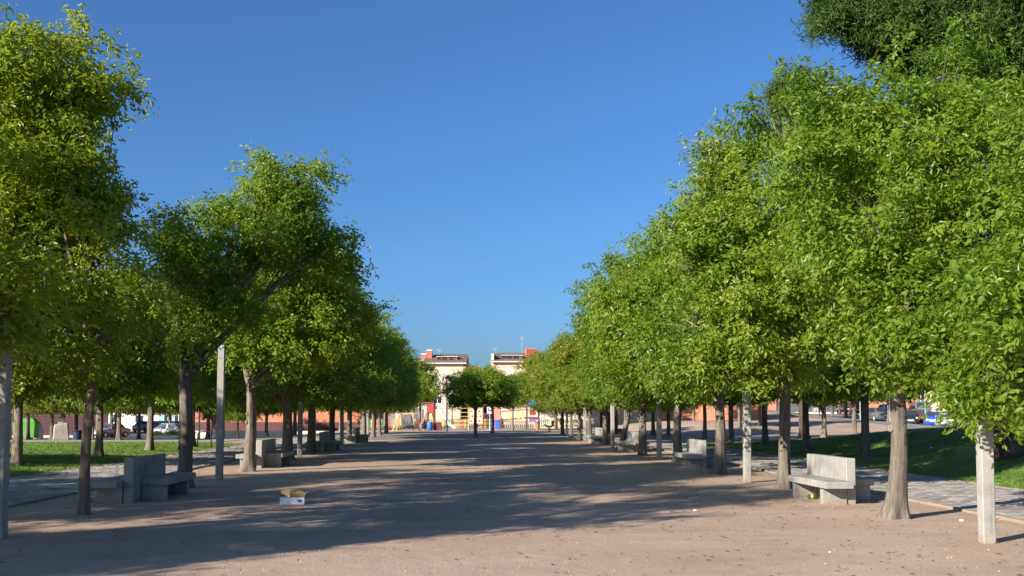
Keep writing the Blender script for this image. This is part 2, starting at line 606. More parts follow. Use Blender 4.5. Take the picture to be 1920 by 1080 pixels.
def sheet(name, xs, ys, zoff, mat, wob=0.0, seed=0, parent=None):
    """a sheet that follows the terrain on a grid of xs, ys; wob frays its border"""
    rg = random.Random(seed)
    vs, fs = [], []
    nx, ny = len(xs), len(ys)
    for j, y in enumerate(ys):
        for i, x in enumerate(xs):
            dx = dy = 0
            if wob:
                if i in (0, nx - 1): dx = rg.uniform(-wob, wob)
                if j in (0, ny - 1): dy = rg.uniform(-wob, wob)
            vs.append((x + dx, y + dy, H(x, y) + zoff))
    for j in range(ny - 1):
        for i in range(nx - 1):
            fs.append((j * nx + i, j * nx + i + 1, (j + 1) * nx + i + 1, (j + 1) * nx + i))
    me = bpy.data.meshes.new(name)
    me.from_pydata(vs, [], fs)
    for p in me.polygons: p.use_smooth = True
    return link(name, me, mat, parent)


def lin(a, b, step):
    n = max(1, int(round((b - a) / step)))
    return [a + (b - a) * i / n for i in range(n + 1)]


# ------------------------------------------------------------------ ground
gx = [-3000, -1200, -500, -250, -160] + lin(-110, -24, 3) + lin(-23, 50, 1.0) + lin(53, 140, 3) + [200, 400, 1200, 3000]
gy = [-400, -120, -40, -12] + lin(-4, 140, 1.0) + lin(145, 220, 5) + [300, 600, 1500, 4000]
tag(sheet('ground', gx, gy, 0.0, 'dirt'), kind='structure')
# lawns
LAWN_L = sheet('lawn_left', [-10.95] + lin(-11.4, -46, -1.0), lin(4, 50, 0.7), 0.03, 'grass', 0.07, 1)
LAWN_R = sheet('lawn_right', [11.25] + lin(11.6, 46, 0.8), lin(4, 52, 0.7), 0.03, 'grass', 0.07, 2)
for o in (LAWN_L, LAWN_R): tag(o, kind='structure')
# street and pavements
tag(sheet('pavement_left', lin(-110, -13, 3), lin(50.5, 60, 1.9), 0.020, 'pavement'), kind='structure')
tag(sheet('road_left', lin(-110, -17, 3), lin(60.2, 76, 1.9), 0.024, 'asphalt'), kind='structure')
tag(sheet('pavement_far_left', lin(-110, -21, 3), lin(76.2, 84, 1.9), 0.028, 'pavement'), kind='structure')
tag(sheet('car_park_left', lin(-110, -30, 3), lin(84.2, 132, 1.9), 0.024, 'asphalt'), kind='structure')
tag(sheet('playground_floor', lin(-16, 17, 1.5), lin(72, 96, 1.5), 0.012, 'sand', 0.1, 4), kind='structure')
tag(sheet('grey_plaza', lin(-12.5, 13, 1.5), lin(58, 71.8, 1.4), 0.010, 'plaza_grey', 0.15, 5), kind='structure')
tag(sheet('street_right', lin(33, 110, 2), lin(56, 150, 1.5), 0.03, 'plaza_grey'), kind='structure')
tag(sheet('pavement_right', lin(14, 60, 2), lin(52.5, 58.5, 1.5), 0.05, 'plaza_grey'), kind='structure')
tag(sheet('road_centre', lin(-30, 24, 3), lin(99, 112, 2), 0.02, 'asphalt'), kind='structure')


def blades(name, parent, x0, x1, y0, y1, n, seed, mat='blade'):
    rg = np.random.default_rng(seed)
    y = y0 + (y1 - y0) * rg.random(n) ** 1.6
    x = x0 + (x1 - x0) * rg.random(n) ** 1.25
    z = np.array([H(a, b) for a, b in zip(x, y)]) + 0.028
    an = rg.random(n) * 6.283
    hgt = 0.020 + 0.040 * rg.random(n)
    w = 0.007 + 0.009 * rg.random(n)
    lean = rg.normal(0, 0.03, (n, 2))
    v = np.empty((n, 3, 3))
    v[:, 0] = np.stack([x - np.cos(an) * w, y - np.sin(an) * w, z], 1)
    v[:, 1] = np.stack([x + np.cos(an) * w, y + np.sin(an) * w, z], 1)
    v[:, 2] = np.stack([x + lean[:, 0], y + lean[:, 1], z + hgt], 1)
    me = np_mesh(name, v.reshape(-1, 3), np.arange(3 * n).reshape(n, 3))
    o = link(name, me, mat)
    return o


tag(blades('grass_blades', None, -10.9, -30, 18, 50, 90000, 11), 'short green grass of the left lawn', 'grass', kind='stuff')
tag(blades('grass_blades', None, 11.2, 34, 15, 50, 90000, 12), 'short green grass of the raised right lawn', 'grass', kind='stuff')
# fallen leaves and pebbles on the dirt
rg = np.random.default_rng(5)
n = 3200
y = 8.5 + 26 * rg.random(n) ** 1.7
x = rg.uniform(-8, 8, n)
s = 0.004 + 0.010 * rg.random(n) ** 3
v = np.empty((n, 5, 3)); an = rg.random(n) * 6.283
for k in range(4):
    v[:, k] = np.stack([x + np.cos(an + k * 1.571) * s * (1 + 0.5 * (k % 2)), y + np.sin(an + k * 1.571) * s, np.full(n, -0.001)], 1)
v[:, 4] = np.stack([x, y, s * 0.9], 1)
f = (np.arange(n)[:, None, None] * 5 + np.array([[0, 1, 4], [1, 2, 4], [2, 3, 4], [3, 0, 4]])[None]).reshape(-1, 3)
peb = link('pebbles', np_mesh('pebbles', v.reshape(-1, 3), f, np.repeat(rg.random(n), 4)), 'pebble')
tag(peb, 'small loose pebbles scattered on the dirt plaza', 'pebbles', kind='stuff')
n = 1300
y = 9 + 20 * rg.random(n) ** 1.5
x = np.where(rg.random(n) < 0.5, rg.uniform(-7.6, 7.6, n), rg.normal(4.5, 2.0, n))
an = rg.random(n) * 6.283
ln, w = 0.014 + 0.030 * rg.random(n), 0.006 + 0.010 * rg.random(n)
c, sn = np.cos(an), np.sin(an)
v = np.empty((n, 4, 3))
for k, (a, b, z) in enumerate(((-1, 0, 0.004), (0, -1, 0.014), (1, 0, 0.006), (0, 1, 0.012))):
    v[:, k] = np.stack([x + c * a * ln - sn * b * w, y + sn * a * ln + c * b * w, z + rg.random(n) * 0.008], 1)
m_, nt_, b_ = nodes_of('dry_leaf')
nt_.links.new(ramp(nt_, add(nt_, 'ShaderNodeAttribute', attribute_name='tint').outputs['Fac'], [(0, (0.055, 0.032, 0.018)), (0.6, (0.15, 0.085, 0.04)), (1, (0.30, 0.20, 0.10))]), b_.inputs['Base Color'])
b_.inputs['Roughness'].default_value = 0.9
M['dry_leaf'] = m_
lit = link('fallen_leaves', np_mesh('fallen_leaves', v.reshape(-1, 3), np.arange(4 * n).reshape(n, 4), rg.random(n)), 'dry_leaf')
tag(lit, 'dry brown fallen leaves strewn over the dirt', 'leaves', kind='stuff')


# stone paths either side of the plaza: each near paver its own piece
def in_frame(x, y):
    p = Vector((x, y, 0)) - EYE
    d = p.dot(FWD)
    if d < 1: return False
    px = CX + F * p.dot(RIGHT) / d
    return 0 < px < 1920


def stone_path(name, x0, x1, seed):
    rg = random.Random(seed)
    y0, y1 = 6.0, 60.0
    base = sheet(name, lin(x0, x1, 0.8), lin(y0, y1, 1.0), 0.012, 'joint')
    tag(base, kind='structure')
    pw, pd, g = 0.30, 0.20, 0.016
    cells = []
    ny = int((y1 - y0) / pd)
    for j in range(ny):
        off = 0.5 * pw if j % 2 else 0.0
        xx = x0 + 0.13 - off
        while xx < x1 - 0.13:
            a, b = max(xx, x0 + 0.13), min(xx + pw, x1 - 0.13)
            if b - a > 0.1:
                cells.append(((a + b) / 2, y0 + (j + 0.5) * pd, b - a - g, pd - g))
            xx += pw
    order = sorted(range(len(cells)), key=lambda i: cells[i][1] if in_frame(cells[i][0], cells[i][1]) else 1e6 + cells[i][1])
    top = set(order[:300])
    protos = []
    for k in range(5):
        b = MB()
        j = [rg.uniform(-0.018, 0.018) for _ in range(8)]
        lo = [(-0.5, -0.5, 0), (0.5, -0.5, 0), (0.5, 0.5, 0), (-0.5, 0.5, 0)]
        mi = [(-0.5 + j[0], -0.5 + j[1], 0.8), (0.5 + j[2], -0.5 + j[3], 0.85), (0.5 + j[4], 0.5 + j[5], 0.82), (-0.5 + j[6], 0.5 + j[7], 0.78)]
        hi = [(p[0] * 0.9, p[1] * 0.87, 1.0 + rg.uniform(-.06, .06)) for p in mi]
        b.raw(lo + mi + hi, [(0, 1, 5, 4), (1, 2, 6, 5), (2, 3, 7, 6), (3, 0, 4, 7), (4, 5, 9, 8), (5, 6, 10, 9), (6, 7, 11, 10), (7, 4, 8, 11), (8, 9, 10, 11)])
        me = b.mesh('paver')
        me.materials.append(M['paver'])
        protos.append(me)
    vs, fs, tn = [], [], []
    for i, (cx, cy, w, d) in enumerate(cells):
        z, hgt = 0.006, 0.026 + rg.uniform(-0.008, 0.010)
        if i in top:
            o = bpy.data.objects.new('paver', rg.choice(protos))
            COL.objects.link(o)
            o.parent = base
            o.location = (cx, cy, z)
            o.scale = (w, d, hgt)
            o.rotation_euler = (rg.uniform(-.012, .012), rg.uniform(-.012, .012), rg.uniform(-.02, .02))
        else:
            k = len(vs)
            for zz, q in ((z, 1.0), (z + hgt * 0.85, 1.0), (z + hgt, 0.88)):
                vs += [(cx - w / 2 * q, cy - d / 2 * q, zz), (cx + w / 2 * q, cy - d / 2 * q, zz), (cx + w / 2 * q, cy + d / 2 * q, zz), (cx - w / 2 * q, cy + d / 2 * q, zz)]
            fc = [(4, 5, 9, 8), (5, 6, 10, 9), (6, 7, 11, 10), (7, 4, 8, 11), (8, 9, 10, 11), (0, 1, 5, 4), (1, 2, 6, 5), (2, 3, 7, 6), (3, 0, 4, 7)]
            fs += [tuple(k + t for t in q) for q in fc]
            tn += [rg.random()] * len(fc)
    me = np_mesh('pavers', np.array(vs), np.array(fs), np.array(tn))
    o = link('far_pavers', me, 'paver_mass', base)
    o['kind'] = 'stuff'
    # edging stones
    for sx in (x0 + 0.055, x1 - 0.055):
        yy = y0
        first = None
        while yy < y1:
            L = 0.98
            if first is None:
                first = MB().box(-0.055, 0.055, 0.0, L, -0.05, 0.045).mesh('edging_stone', 0.008)
                first.materials.append(M['kerb'])
            o = bpy.data.objects.new('edging_stone', first)
            COL.objects.link(o)
            o.parent = base
            o.location = (sx + rg.uniform(-.006, .006), yy, rg.uniform(-.012, .006))
            o.rotation_euler = (0, 0, rg.uniform(-.006, .006))
            yy += 1.0


stone_path('stone_path_left', -10.95, -7.65, 21)
stone_path('stone_path_right', 7.9, 11.2, 22)


# ------------------------------------------------------------------ trees
class Noise3:
    def __init__(self, rg, freq, n=9):
        self.k = rg.normal(0, 1, (n, 3)); self.k /= np.linalg.norm(self.k, axis=1)[:, None]
        self.k *= freq * rg.uniform(0.6, 1.6, (n, 1))
        self.p = rg.uniform(0, 6.283, n)

    def __call__(self, P):
        return np.sin(P @ self.k.T + self.p).mean(1) * 2.2


def unit(a):
    return a / np.maximum(np.linalg.norm(a, axis=-1, keepdims=True), 1e-9)


def crown_mesh(name, blobs, density, L, W, seed, zmin=1.9, fine=True, k=12, needle=False, hole=-0.24, clump=0.42, sat=2):
    """leaves set along short twigs spread through the lobes of a crown"""
    rg = np.random.default_rng(seed)
    if sat:
        more = []
        for c0, r0 in blobs:
            rv = np.array(r0 if hasattr(r0, '__len__') else (r0,) * 3, float)
            for _ in range(sat):
                dv = unit(rg.normal(0, 1, 3) + np.array([0, 0, 0.35]))
                more.append((tuple(np.array(c0) + dv * rv * rg.uniform(0.92, 1.12)), float(rv.mean() * rg.uniform(0.22, 0.36))))
        blobs = list(blobs) + more
    C = np.array([b[0] for b in blobs], float)
    RR = np.array([b[1] if hasattr(b[1], '__len__') else (b[1],) * 3 for b in blobs], float)
    pos, out, tn, inn = [], [], [], []
    lump = Noise3(rg, 3.2)
    for i in range(len(blobs)):
        rm = RR[i].prod() ** (1 / 3)
        nt = int(4 * math.pi * rm * rm * density / k) + 6          # twigs
        rc = clump * (0.75 + 0.35 * min(1.0, rm / 1.1))
        nc = max(7, int(4 * rm * rm / (rc * rc) * 1.15))           # clumps of twigs
        d = unit(rg.normal(0, 1, (nc, 3)))
        inner = rg.random(nc) < 0.30
        rr = np.where(inner, rg.uniform(0.35, 0.7, nc), rg.uniform(0.74, 1.06, nc))
        lm = 1 + 0.26 * lump(d * 1.6 + C[i] * 0.9)
        cc = C[i] + d * RR[i] * (rr * lm)[:, None]
        keep = np.ones(nc, bool)
        for j in range(len(blobs)):
            if j != i:
                keep &= (((cc - C[j]) / RR[j]) ** 2).sum(1) > 0.38
        cc, d, inner = cc[keep], d[keep], inner[keep]
        nc = len(cc)
        if nc == 0:
            continue
        per = max(2, int(nt / (nc / max(0.35, keep.mean())) ))
        ii = np.repeat(np.arange(nc), per)
        off = rg.normal(0, 1, (len(ii), 3)) * np.array([0.54, 0.54, 0.32]) * rc
        pos.append(cc[ii] + off)
        out.append(unit(d[ii] * 0.7 + off / rc * 0.55 + np.array([0, 0, 0.1])))
        tn.append(rg.random(nc)[ii])
        inn.append(inner[ii])
    P, D, CT = np.concatenate(pos), np.concatenate(out), np.concatenate(tn)
    hn = Noise3(rg, 2.1)
    IN = np.concatenate(inn)
    keep = ((hn(P) > hole) | IN) & (P[:, 2] > zmin + 0.35 * Noise3(rg, 1.3)(P))
    P, D, CT = P[keep], D[keep], CT[keep]
    n = len(P)
    up = np.array([0, 0, 1.0])
    if needle:
        ax = unit(D * 0.6 + up * 0.5 + rg.normal(0, 0.5, (n, 3)))
    else:
        ax = unit(D * 0.75 + up * 0.12 + rg.normal(0, 0.45, (n, 3)))
    ctint = 0.5 * rg.random(n) + 0.5 * CT
    big = Noise3(rg, 0.9)(P) * 0.22
    # expand to leaves
    idx = np.repeat(np.arange(n), k)
    t = np.tile((np.arange(k) + 0.5) / k, n)
    sgn = np.tile(np.where(np.arange(k) % 2, 1.0, -1.0), n)
    m = n * k
    a = ax[idx]
    side = unit(np.cross(a, up) + rg.normal(0, 0.12, (m, 3)))
    tl = (0.34 if not needle else 0.30) * (L / 0.10) ** 0.6
    p = P[idx] + a * (tl * (t - 0.5))[:, None] + rg.normal(0, 0.035 * (L / 0.1), (m, 3))
    p[:, 2] -= 0.10 * t ** 2
    if needle:
        d = unit(a * 0.8 + rg.normal(0, 0.6, (m, 3)))
        nr = rg.normal(0, 1, (m, 3))
    else:
        d = unit(a * 0.55 + side * (sgn * 0.75)[:, None] + rg.normal(0, 0.33, (m, 3)) - up * 0.55)
        nr = up * 0.45 + D[idx] * 0.75 + rg.normal(0, 0.55, (m, 3))
    nr = unit(nr - d * (nr * d).sum(1, keepdims=True))
    w = np.cross(d, nr)
    l = (L * rg.uniform(0.65, 1.2, m))[:, None]
    ww = (W * rg.uniform(0.75, 1.15, m))[:, None]
    tint = np.clip(0.5 + (ctint[idx] - 0.5) * 0.55 + (rg.random(m) - 0.5) * 0.42 + big[idx], 0, 1)
    if fine:
        v = np.empty((m, 6, 3))
        v[:, 0] = p
        v[:, 1] = p + d * l * 0.32 + w * ww * 0.5 + nr * l * 0.05
        v[:, 2] = p + d * l * 0.68 + w * ww * 0.40 + nr * l * 0.02
        v[:, 3] = p + d * l - nr * l * 0.14
        v[:, 4] = p + d * l * 0.68 - w * ww * 0.40 + nr * l * 0.02
        v[:, 5] = p + d * l * 0.32 - w * ww * 0.5 + nr * l * 0.05
        f = (np.arange(m)[:, None, None] * 6 + np.array([[0, 1, 2, 3], [0, 3, 4, 5]])[None]).reshape(-1, 4)
    else:
        v = np.empty((m, 4, 3))
        v[:, 0] = p
        v[:, 1] = p + d * l * 0.45 + w * ww * 0.5 + nr * l * 0.05
        v[:, 2] = p + d * l - nr * l * 0.10
        v[:, 3] = p + d * l * 0.45 - w * ww * 0.5 + nr * l * 0.05
        f = (np.arange(m)[:, None, None] * 4 + np.array([[0, 1, 2], [0, 2, 3]])[None]).reshape(-1, 3)
    return np_mesh(name, v.reshape(-1, 3), f, np.repeat(tint, 2))


def curve3(a, ta, b, n):
    """curve from a, leaving along ta, to b"""
    a, b, ta = Vector(a), Vector(b), Vector(ta)
    c = a + ta
    return [a * (1 - t) ** 2 + c * (2 * t * (1 - t)) + b * t * t for t in [i / n for i in range(n + 1)]]


def trunk_mesh(seed, r0, top, sides=18, flare=0.75, taper=0.20):
    """root flare, furrowed stem and fork as one skin, in local space"""
    rg = random.Random(seed)
    ph = [rg.uniform(0, 6.28) for _ in range(6)]
    top = Vector(top)
    n = 16
    bend = Vector((rg.uniform(-.06, .06), rg.uniform(-.06, .06), 0))
    pts, rad = [], []
    for i in range(n + 1):
        t = (i / n) ** 1.35
        pts.append(Vector((0, 0, -0.08)).lerp(top, t) + bend * math.sin(t * math.pi))
        z = t * top.z
        rad.append(r0 * (1 - taper * t) * (1 + flare * math.exp(-z / 0.20)) * (1.0 - 0.35 * ss(0.93, 1.0, t)))

    def wob(i, an):
        t = (i / n) ** 1.35
        z = t * top.z
        lobes = 1 + 0.38 * math.exp(-z / 0.28) * math.sin(4 * an + ph[0]) + 0.12 * math.exp(-z / 0.3) * math.sin(7 * an + ph[1])
        fur = 1 + 0.085 * math.sin(3 * an + ph[2] + 0.6 * z) + 0.05 * math.sin(5 * an + ph[3] - 0.8 * z) + 0.02 * math.sin(8 * an + ph[4] + 2.2 * z) + 0.025 * math.sin(6.0 * z + ph[5])
        return lobes * fur
    return MB().tube(pts, rad, sides, True, wob), pts, rad


def branch_builder(seed, fork, r0, blobs, twigs=7, up=0.9):
    rg = random.Random(seed)
    b = MB()
    fork = Vector(fork)
    for bi, (c, r) in enumerate(blobs):
        c = Vector(c)
        rr = r if not hasattr(r, '__len__') else sum(r) / 3
        h = (c - fork)
        tang = Vector((h.x * 0.25, h.y * 0.25, max(0.25, abs(h.z) * 0.45))) * up + Vector((rg.uniform(-.15, .15), rg.uniform(-.15, .15), 0))
        pts = curve3(fork - Vector((0, 0, 0.22)), tang, c, 8)
        pts = [p + Vector((rg.uniform(-.03, .03), rg.uniform(-.03, .03), rg.uniform(-.03, .03))) * (0 if i == 0 else 1) for i, p in enumerate(pts)]
        if bi % 4 not in (0, 2) and len(blobs) > 10:
            continue
        ra = r0 * (rg.uniform(0.42, 0.60) if bi % 4 == 0 else rg.uniform(0.18, 0.28))
        b.tube(pts, [ra * (1 - i / 8) ** 0.8 + 0.018 for i in range(9)], 7)
        for q in range(twigs):
            s = pts[rg.randint(4, 8)]
            d = Vector((rg.gauss(0, 1), rg.gauss(0, 1), rg.gauss(0.25, 0.8))).normalized()
            e = c + d * rr * rg.uniform(0.6, 0.95)
            tp = curve3(s, d * rr * 0.25 + Vector((0, 0, 0.1)), e, 4)
            b.tube(tp, [0.022, 0.018, 0.013, 0.009, 0.004], 4, False)
    return b


def hero_tree(name, px, py, r0, fork_px, blobs_px, leaf, label, seed, density=430, L=0.10, W=0.043, base=None, bark='bark', zmin=1.9, back=1.9, flare=0.8, group=None, **kw):
    """a tree whose lobes are set from where they stand in the picture, each at its own distance"""
    g = base or gnd(px, py)
    t = thing(name, g, label, 'tree', group=group)
    blobs = []
    mx = sum(b[0] for b in blobs_px) / len(blobs_px)
    my = sum(b[1] for b in blobs_px) / len(blobs_px)
    for i, (bx, by, bd, br) in enumerate(blobs_px):
        p = at(bx, by, bd) - g
        blobs.append((tuple(p), br * bd / F))
        if back and i % 2 == 0:                       # the far side of the crown
            q = at(mx + (bx - mx) * 0.72, my + (by - my) * 0.8, bd + back * (0.8 + 0.4 * (i % 3) / 2)) - g
            blobs.append((tuple(q), max(br, 70 * 15 / bd) * bd / F))
    fork = at(fork_px[0], fork_px[1], (g - EYE).dot(FWD)) - g
    mb, _, _ = trunk_mesh(seed, r0, fork, 22, flare)
    mb.obj('trunk', bark, t, smooth=True)
    rs = random.Random(seed + 7)
    for _ in range(4):
        zt = rs.uniform(0.35, 0.85)
        an = rs.uniform(-2.6, -0.5)
        cpos = Vector((0, 0, -0.08)).lerp(fork, zt)
        dr = Vector((math.cos(an), math.sin(an), 0.15))
        rr_ = r0 * (1 - 0.2 * zt)
        MB().tube([cpos + dr * rr_ * 0.75, cpos + dr * rr_ * 0.99, cpos + dr * (rr_ * 1.08), cpos + dr * (rr_ * 1.04)], [0.062, 0.055, 0.036, 0.018], 9).obj('branch_scar', bark, t, smooth=True)
    branch_builder(seed, fork, r0, blobs, 8).obj('branches', bark, t, smooth=True)
    cr = link('crown', crown_mesh('crown', blobs, density, L, W, seed, zmin - g.z, **kw), leaf, t)
    cr['kind'] = 'stuff'
    return t


def make_proto(seed, Rc, top, bottom, fork_h, r0, leaf, density, L, W, nb=12, bark='bark', fine=False, lean=(0, 0)):
    """a tree at the origin, to be copied"""
    rg = random.Random(seed)
    t = thing('broadleaf_tree', (0, 0, 0), '', 'tree')
    cz = (top + bottom) / 2
    blobs = [((lean[0], lean[1], cz + 0.1 * (top - bottom)), (Rc * 0.55, Rc * 0.55, (top - bottom) * 0.30))]
    for i in range(nb):
        an = 2.399 * i + rg.uniform(-.3, .3)
        u = (i + 0.5) / nb
        zz = bottom + 0.55 + (top - bottom - 1.25) * u
        q = math.sqrt(max(0.05, 1 - abs(2 * (u - 0.30) / 1.5) ** 2.2))
        rr = Rc * 0.68 * q * rg.uniform(0.8, 1.1)
        br = Rc * rg.uniform(0.30, 0.46)
        blobs.append(((lean[0] + math.cos(an) * rr, lean[1] + math.sin(an) * rr, zz), (br, br, br * rg.uniform(0.75, 1.0))))
    for i in range(6):                                   # skirt of low lobes
        an = 1.047 * i + rg.uniform(-.25, .25)
        rr = Rc * rg.uniform(0.42, 0.62)
        br = Rc * rg.uniform(0.26, 0.36)
        blobs.append(((lean[0] + math.cos(an) * rr, lean[1] + math.sin(an) * rr, bottom + br * 0.62), (br, br, br * 0.7)))
    fork = (lean[0] * 0.4, lean[1] * 0.4, fork_h)
    mb, _, _ = trunk_mesh(seed, r0, fork, 14)
    mb.obj('trunk', bark, t, smooth=True)
    branch_builder(seed, fork, r0, blobs[1:], 4).obj('branches', bark, t, smooth=True)
    cr = link('crown', crown_mesh('crown', blobs, density, L, W, seed, bottom - 0.1, fine), leaf, t)
    cr['kind'] = 'stuff'
    return t


USED = set()


def place(proto, loc, label, rz, sxy=1.0, sz=1.0, group=None, leaf=None, tilt=None):
    if proto.name in USED:
        t = copy_tree(proto)
    else:
        t = proto
        USED.add(proto.name)
    t.location = loc
    t.rotation_euler = (tilt[0] if tilt else 0, tilt[1] if tilt else 0, rz)
    t.scale = (sxy, sxy, sz)
    t['label'] = label
    if group: t['group'] = group
    elif 'group' in t: del t['group']
    return t


GL, GR = 'trees lining the left side of the plaza', 'trees lining the right side of the plaza'
# --- left row, near ones
hero_tree('broadleaf_tree', 0, 0, 0.19, (-420, 640),
          [(-760, 200, 8.6, 210), (-560, 160, 9.0, 200), (-650, -80, 8.8, 220), (-520, -120, 9.2, 170), (-700, 420, 8.8, 210), (-480, 380, 9.0, 180), (-560, 560, 8.8, 170), (-420, 200, 8.6, 160), (-460, 560, 9.4, 130), (-330, 60, 9.4, 110), (-360, 420, 9.6, 110), (-120, 520, 11.4, 90), (-30, 570, 11.6, 66), (12, 612, 11.3, 46), (-60, 620, 11.2, 60), (-10, 480, 11.4, 60), (5, 545, 11.3, 56), (-200, 420, 10.8, 110), (-600, -290, 8.8, 170), (-480, -260, 9.2, 140)],
          'leaf_yellow', 'nearest tree of the left row, beyond the left edge, shading the foreground dirt', 31, 300, 0.12, 0.05, base=Vector((-6.0, 8.8, 0)), fine=False, group=GL)
hero_tree('broadleaf_tree', 157, 966, 0.080, (178, 690),
          [(60, 120, 15.2, 100), (140, 125, 15.8, 92), (185, 165, 16.0, 50), (10, 260, 15.0, 140), (125, 255, 15.4, 102), (185, 335, 15.6, 56), (60, 420, 14.8, 150), (165, 440, 15.2, 90), (90, 570, 14.8, 130), (195, 560, 15.0, 80), (-60, 480, 15.0, 150), (255, 610, 15.4, 48), (160, 640, 14.6, 66), (30, 610, 14.4, 84), (-110, 230, 15.5, 150), (-90, 90, 15.6, 100)],
          'leaf_yellow', 'yellow-green tree with slim dark trunk in front of the nearest left bench', 32, 480, 0.105, 0.042, bark='bark_dark', group=GL, flare=0.12)
hero_tree('broadleaf_tree', 345, 915, 0.15, (345, 700),
          [(325, 520, 20.2, 74), (318, 440, 20.8, 52), (410, 385, 21.6, 34), (418, 440, 21.6, 42), (505, 330, 22.2, 46), (560, 345, 22.4, 44), (600, 335, 22.4, 28), (500, 395, 22.0, 56), (560, 400, 22.2, 42), (470, 460, 21.4, 58), (400, 520, 20.6, 66), (460, 560, 20.8, 56), (330, 600, 20.4, 46), (610, 455, 22.6, 44), (655, 470, 22.8, 34), (560, 480, 22.4, 52), (400, 610, 20.5, 40)],
          'leaf_mid', 'tallest left tree, its thick forked trunk rising behind the nearest left bench', 33, 430, 0.105, 0.045, group=GL)
hero_tree('broadleaf_tree', 465, 884, 0.145, (470, 710),
          [(640, 540, 26.5, 46), (590, 530, 26.2, 58), (510, 560, 25.8, 70), (440, 610, 26.0, 60), (570, 610, 25.8, 66), (640, 600, 26.8, 56), (490, 650, 25.6, 46), (420, 660, 26.2, 40), (560, 660, 26.2, 44), (500, 480, 27.0, 60), (390, 590, 27.2, 50), (620, 660, 27.0, 40)],
          'leaf_mid', 'left row tree with furrowed double trunk right of the second tall concrete post', 34, 400, 0.12, 0.052, bark='bark_dark', group=GL)
# --- right row, near ones
hero_tree('broadleaf_tree', 0, 0, 0.21, (2230, 560),
          [(1990, 560, 9.9, 120), (1960, 690, 10.4, 92), (1885, 712, 10.9, 60), (1850, 690, 11.3, 44), (2080, 640, 9.6, 150), (2000, 420, 10.2, 120), (2120, 300, 10.0, 190), (2240, 120, 9.8, 210), (2300, 450, 9.4, 210), (2180, 560, 9.4, 170), (2420, 260, 9.6, 210), (1930, 610, 10.4, 72), (2040, 250, 10.4, 110), (1850, 600, 11.2, 62), (1820, 650, 11.4, 44), (1870, 520, 11.0, 66), (1880, 745, 10.9, 36), (1840, 735, 11.2, 34), (1905, 450, 10.8, 70), (1800, 690, 11.5, 34), (1848, 545, 11.0, 52), (1862, 722, 10.9, 52), (1812, 722, 11.2, 36), (1905, 735, 10.7, 46), (1850, 660, 11.0, 50), (1850, 590, 10.9, 56)],
          'leaf_fresh', 'nearest tree of the right row, glossy leafy branch hanging over the near post', 41, 420, 0.095, 0.042, base=Vector((7.1, 9.6, 0)), group=GR, zmin=1.45)
hero_tree('broadleaf_tree', 1677, 972, 0.132, (1677, 690),
          [(1760, 150, 15.2, 82), (1690, 172, 15.0, 76), (1600, 190, 14.8, 74), (1515, 205, 15.0, 62), (1445, 215, 15.2, 50), (1815, 200, 15.4, 66), (1560, 270, 14.4, 100), (1680, 270, 14.2, 110), (1800, 300, 14.4, 110), (1470, 320, 14.8, 80), (1900, 330, 14.6, 100), (1530, 420, 14.2, 96), (1650, 430, 13.6, 112), (1780, 450, 13.8, 110), (1890, 480, 14.2, 110), (1590, 560, 14.0, 88), (1700, 590, 13.4, 96), (1810, 600, 13.6, 90), (1640, 660, 13.9, 62), (1740, 690, 13.5, 58), (1830, 690, 13.8, 60), (1740, 350, 16.5, 130), (1600, 430, 16.6, 110), (1760, 560, 16.6, 110), (1880, 235, 15.2, 60), (1860, 270, 14.6, 70)],
          'leaf_fresh', 'big right row tree with thick flared trunk between the near bench and near post', 42, 430, 0.095, 0.042, group=GR)
hero_tree('broadleaf_tree', 1470, 916, 0.125, (1472, 716),
          [(1345, 305, 20.6, 44), (1320, 350, 20.4, 48), (1390, 330, 20.8, 60), (1440, 260, 21.0, 70), (1285, 400, 20.2, 44), (1270, 450, 20.2, 34), (1340, 430, 19.8, 70), (1420, 420, 19.8, 78), (1300, 510, 19.8, 62), (1380, 520, 19.2, 74), (1460, 520, 19.4, 76), (1255, 545, 20.0, 46), (1320, 590, 19.4, 60), (1400, 610, 19.0, 60), (1240, 610, 20.0, 46), (1480, 620, 19.4, 56), (1290, 660, 19.6, 46), (1540, 500, 20.4, 80), (1540, 380, 21.0, 90), (1440, 670, 19.4, 36), (1560, 620, 20.6, 60), (1350, 690, 19.4, 42), (1490, 690, 19.8, 36), (1245, 672, 20.2, 36), (1415, 705, 19.2, 30), (1300, 700, 20.0, 34), (1540, 690, 20.4, 40)],
          'leaf_fresh', 'right row tree with straight forked trunk between near bench and second post', 43, 400, 0.11, 0.044, group=GR)
# --- prototypes for the rest of the rows
P_A = make_proto(51, 2.75, 7.4, 2.1, 2.2, 0.14, 'leaf_mid', 330, 0.14, 0.06, 13)
P_B = make_proto(52, 2.60, 7.2, 2.2, 2.3, 0.135, 'leaf_fresh', 330, 0.14, 0.06, 12)
P_C = make_proto(53, 2.70, 7.5, 2.1, 2.1, 0.145, 'leaf_dark', 330, 0.14, 0.06, 13, 'bark_dark')
P_D = make_proto(54, 2.50, 6.8, 2.0, 2.2, 0.13, 'leaf_olive', 300, 0.16, 0.068, 11)
P_E = make_proto(55, 2.40, 6.0, 2.2, 2.3, 0.12, 'leaf_mid', 260, 0.17, 0.072, 9, 'bark_dark')
P_F = make_proto(56, 2.60, 5.6, 2.0, 1.9, 0.13, 'leaf_dark', 260, 0.17, 0.075, 9, 'bark_dark')

P_G = make_proto(57, 2.5, 4.9, 2.35, 2.1, 0.12, 'leaf_mid', 300, 0.16, 0.07, 11, 'bark_dark')

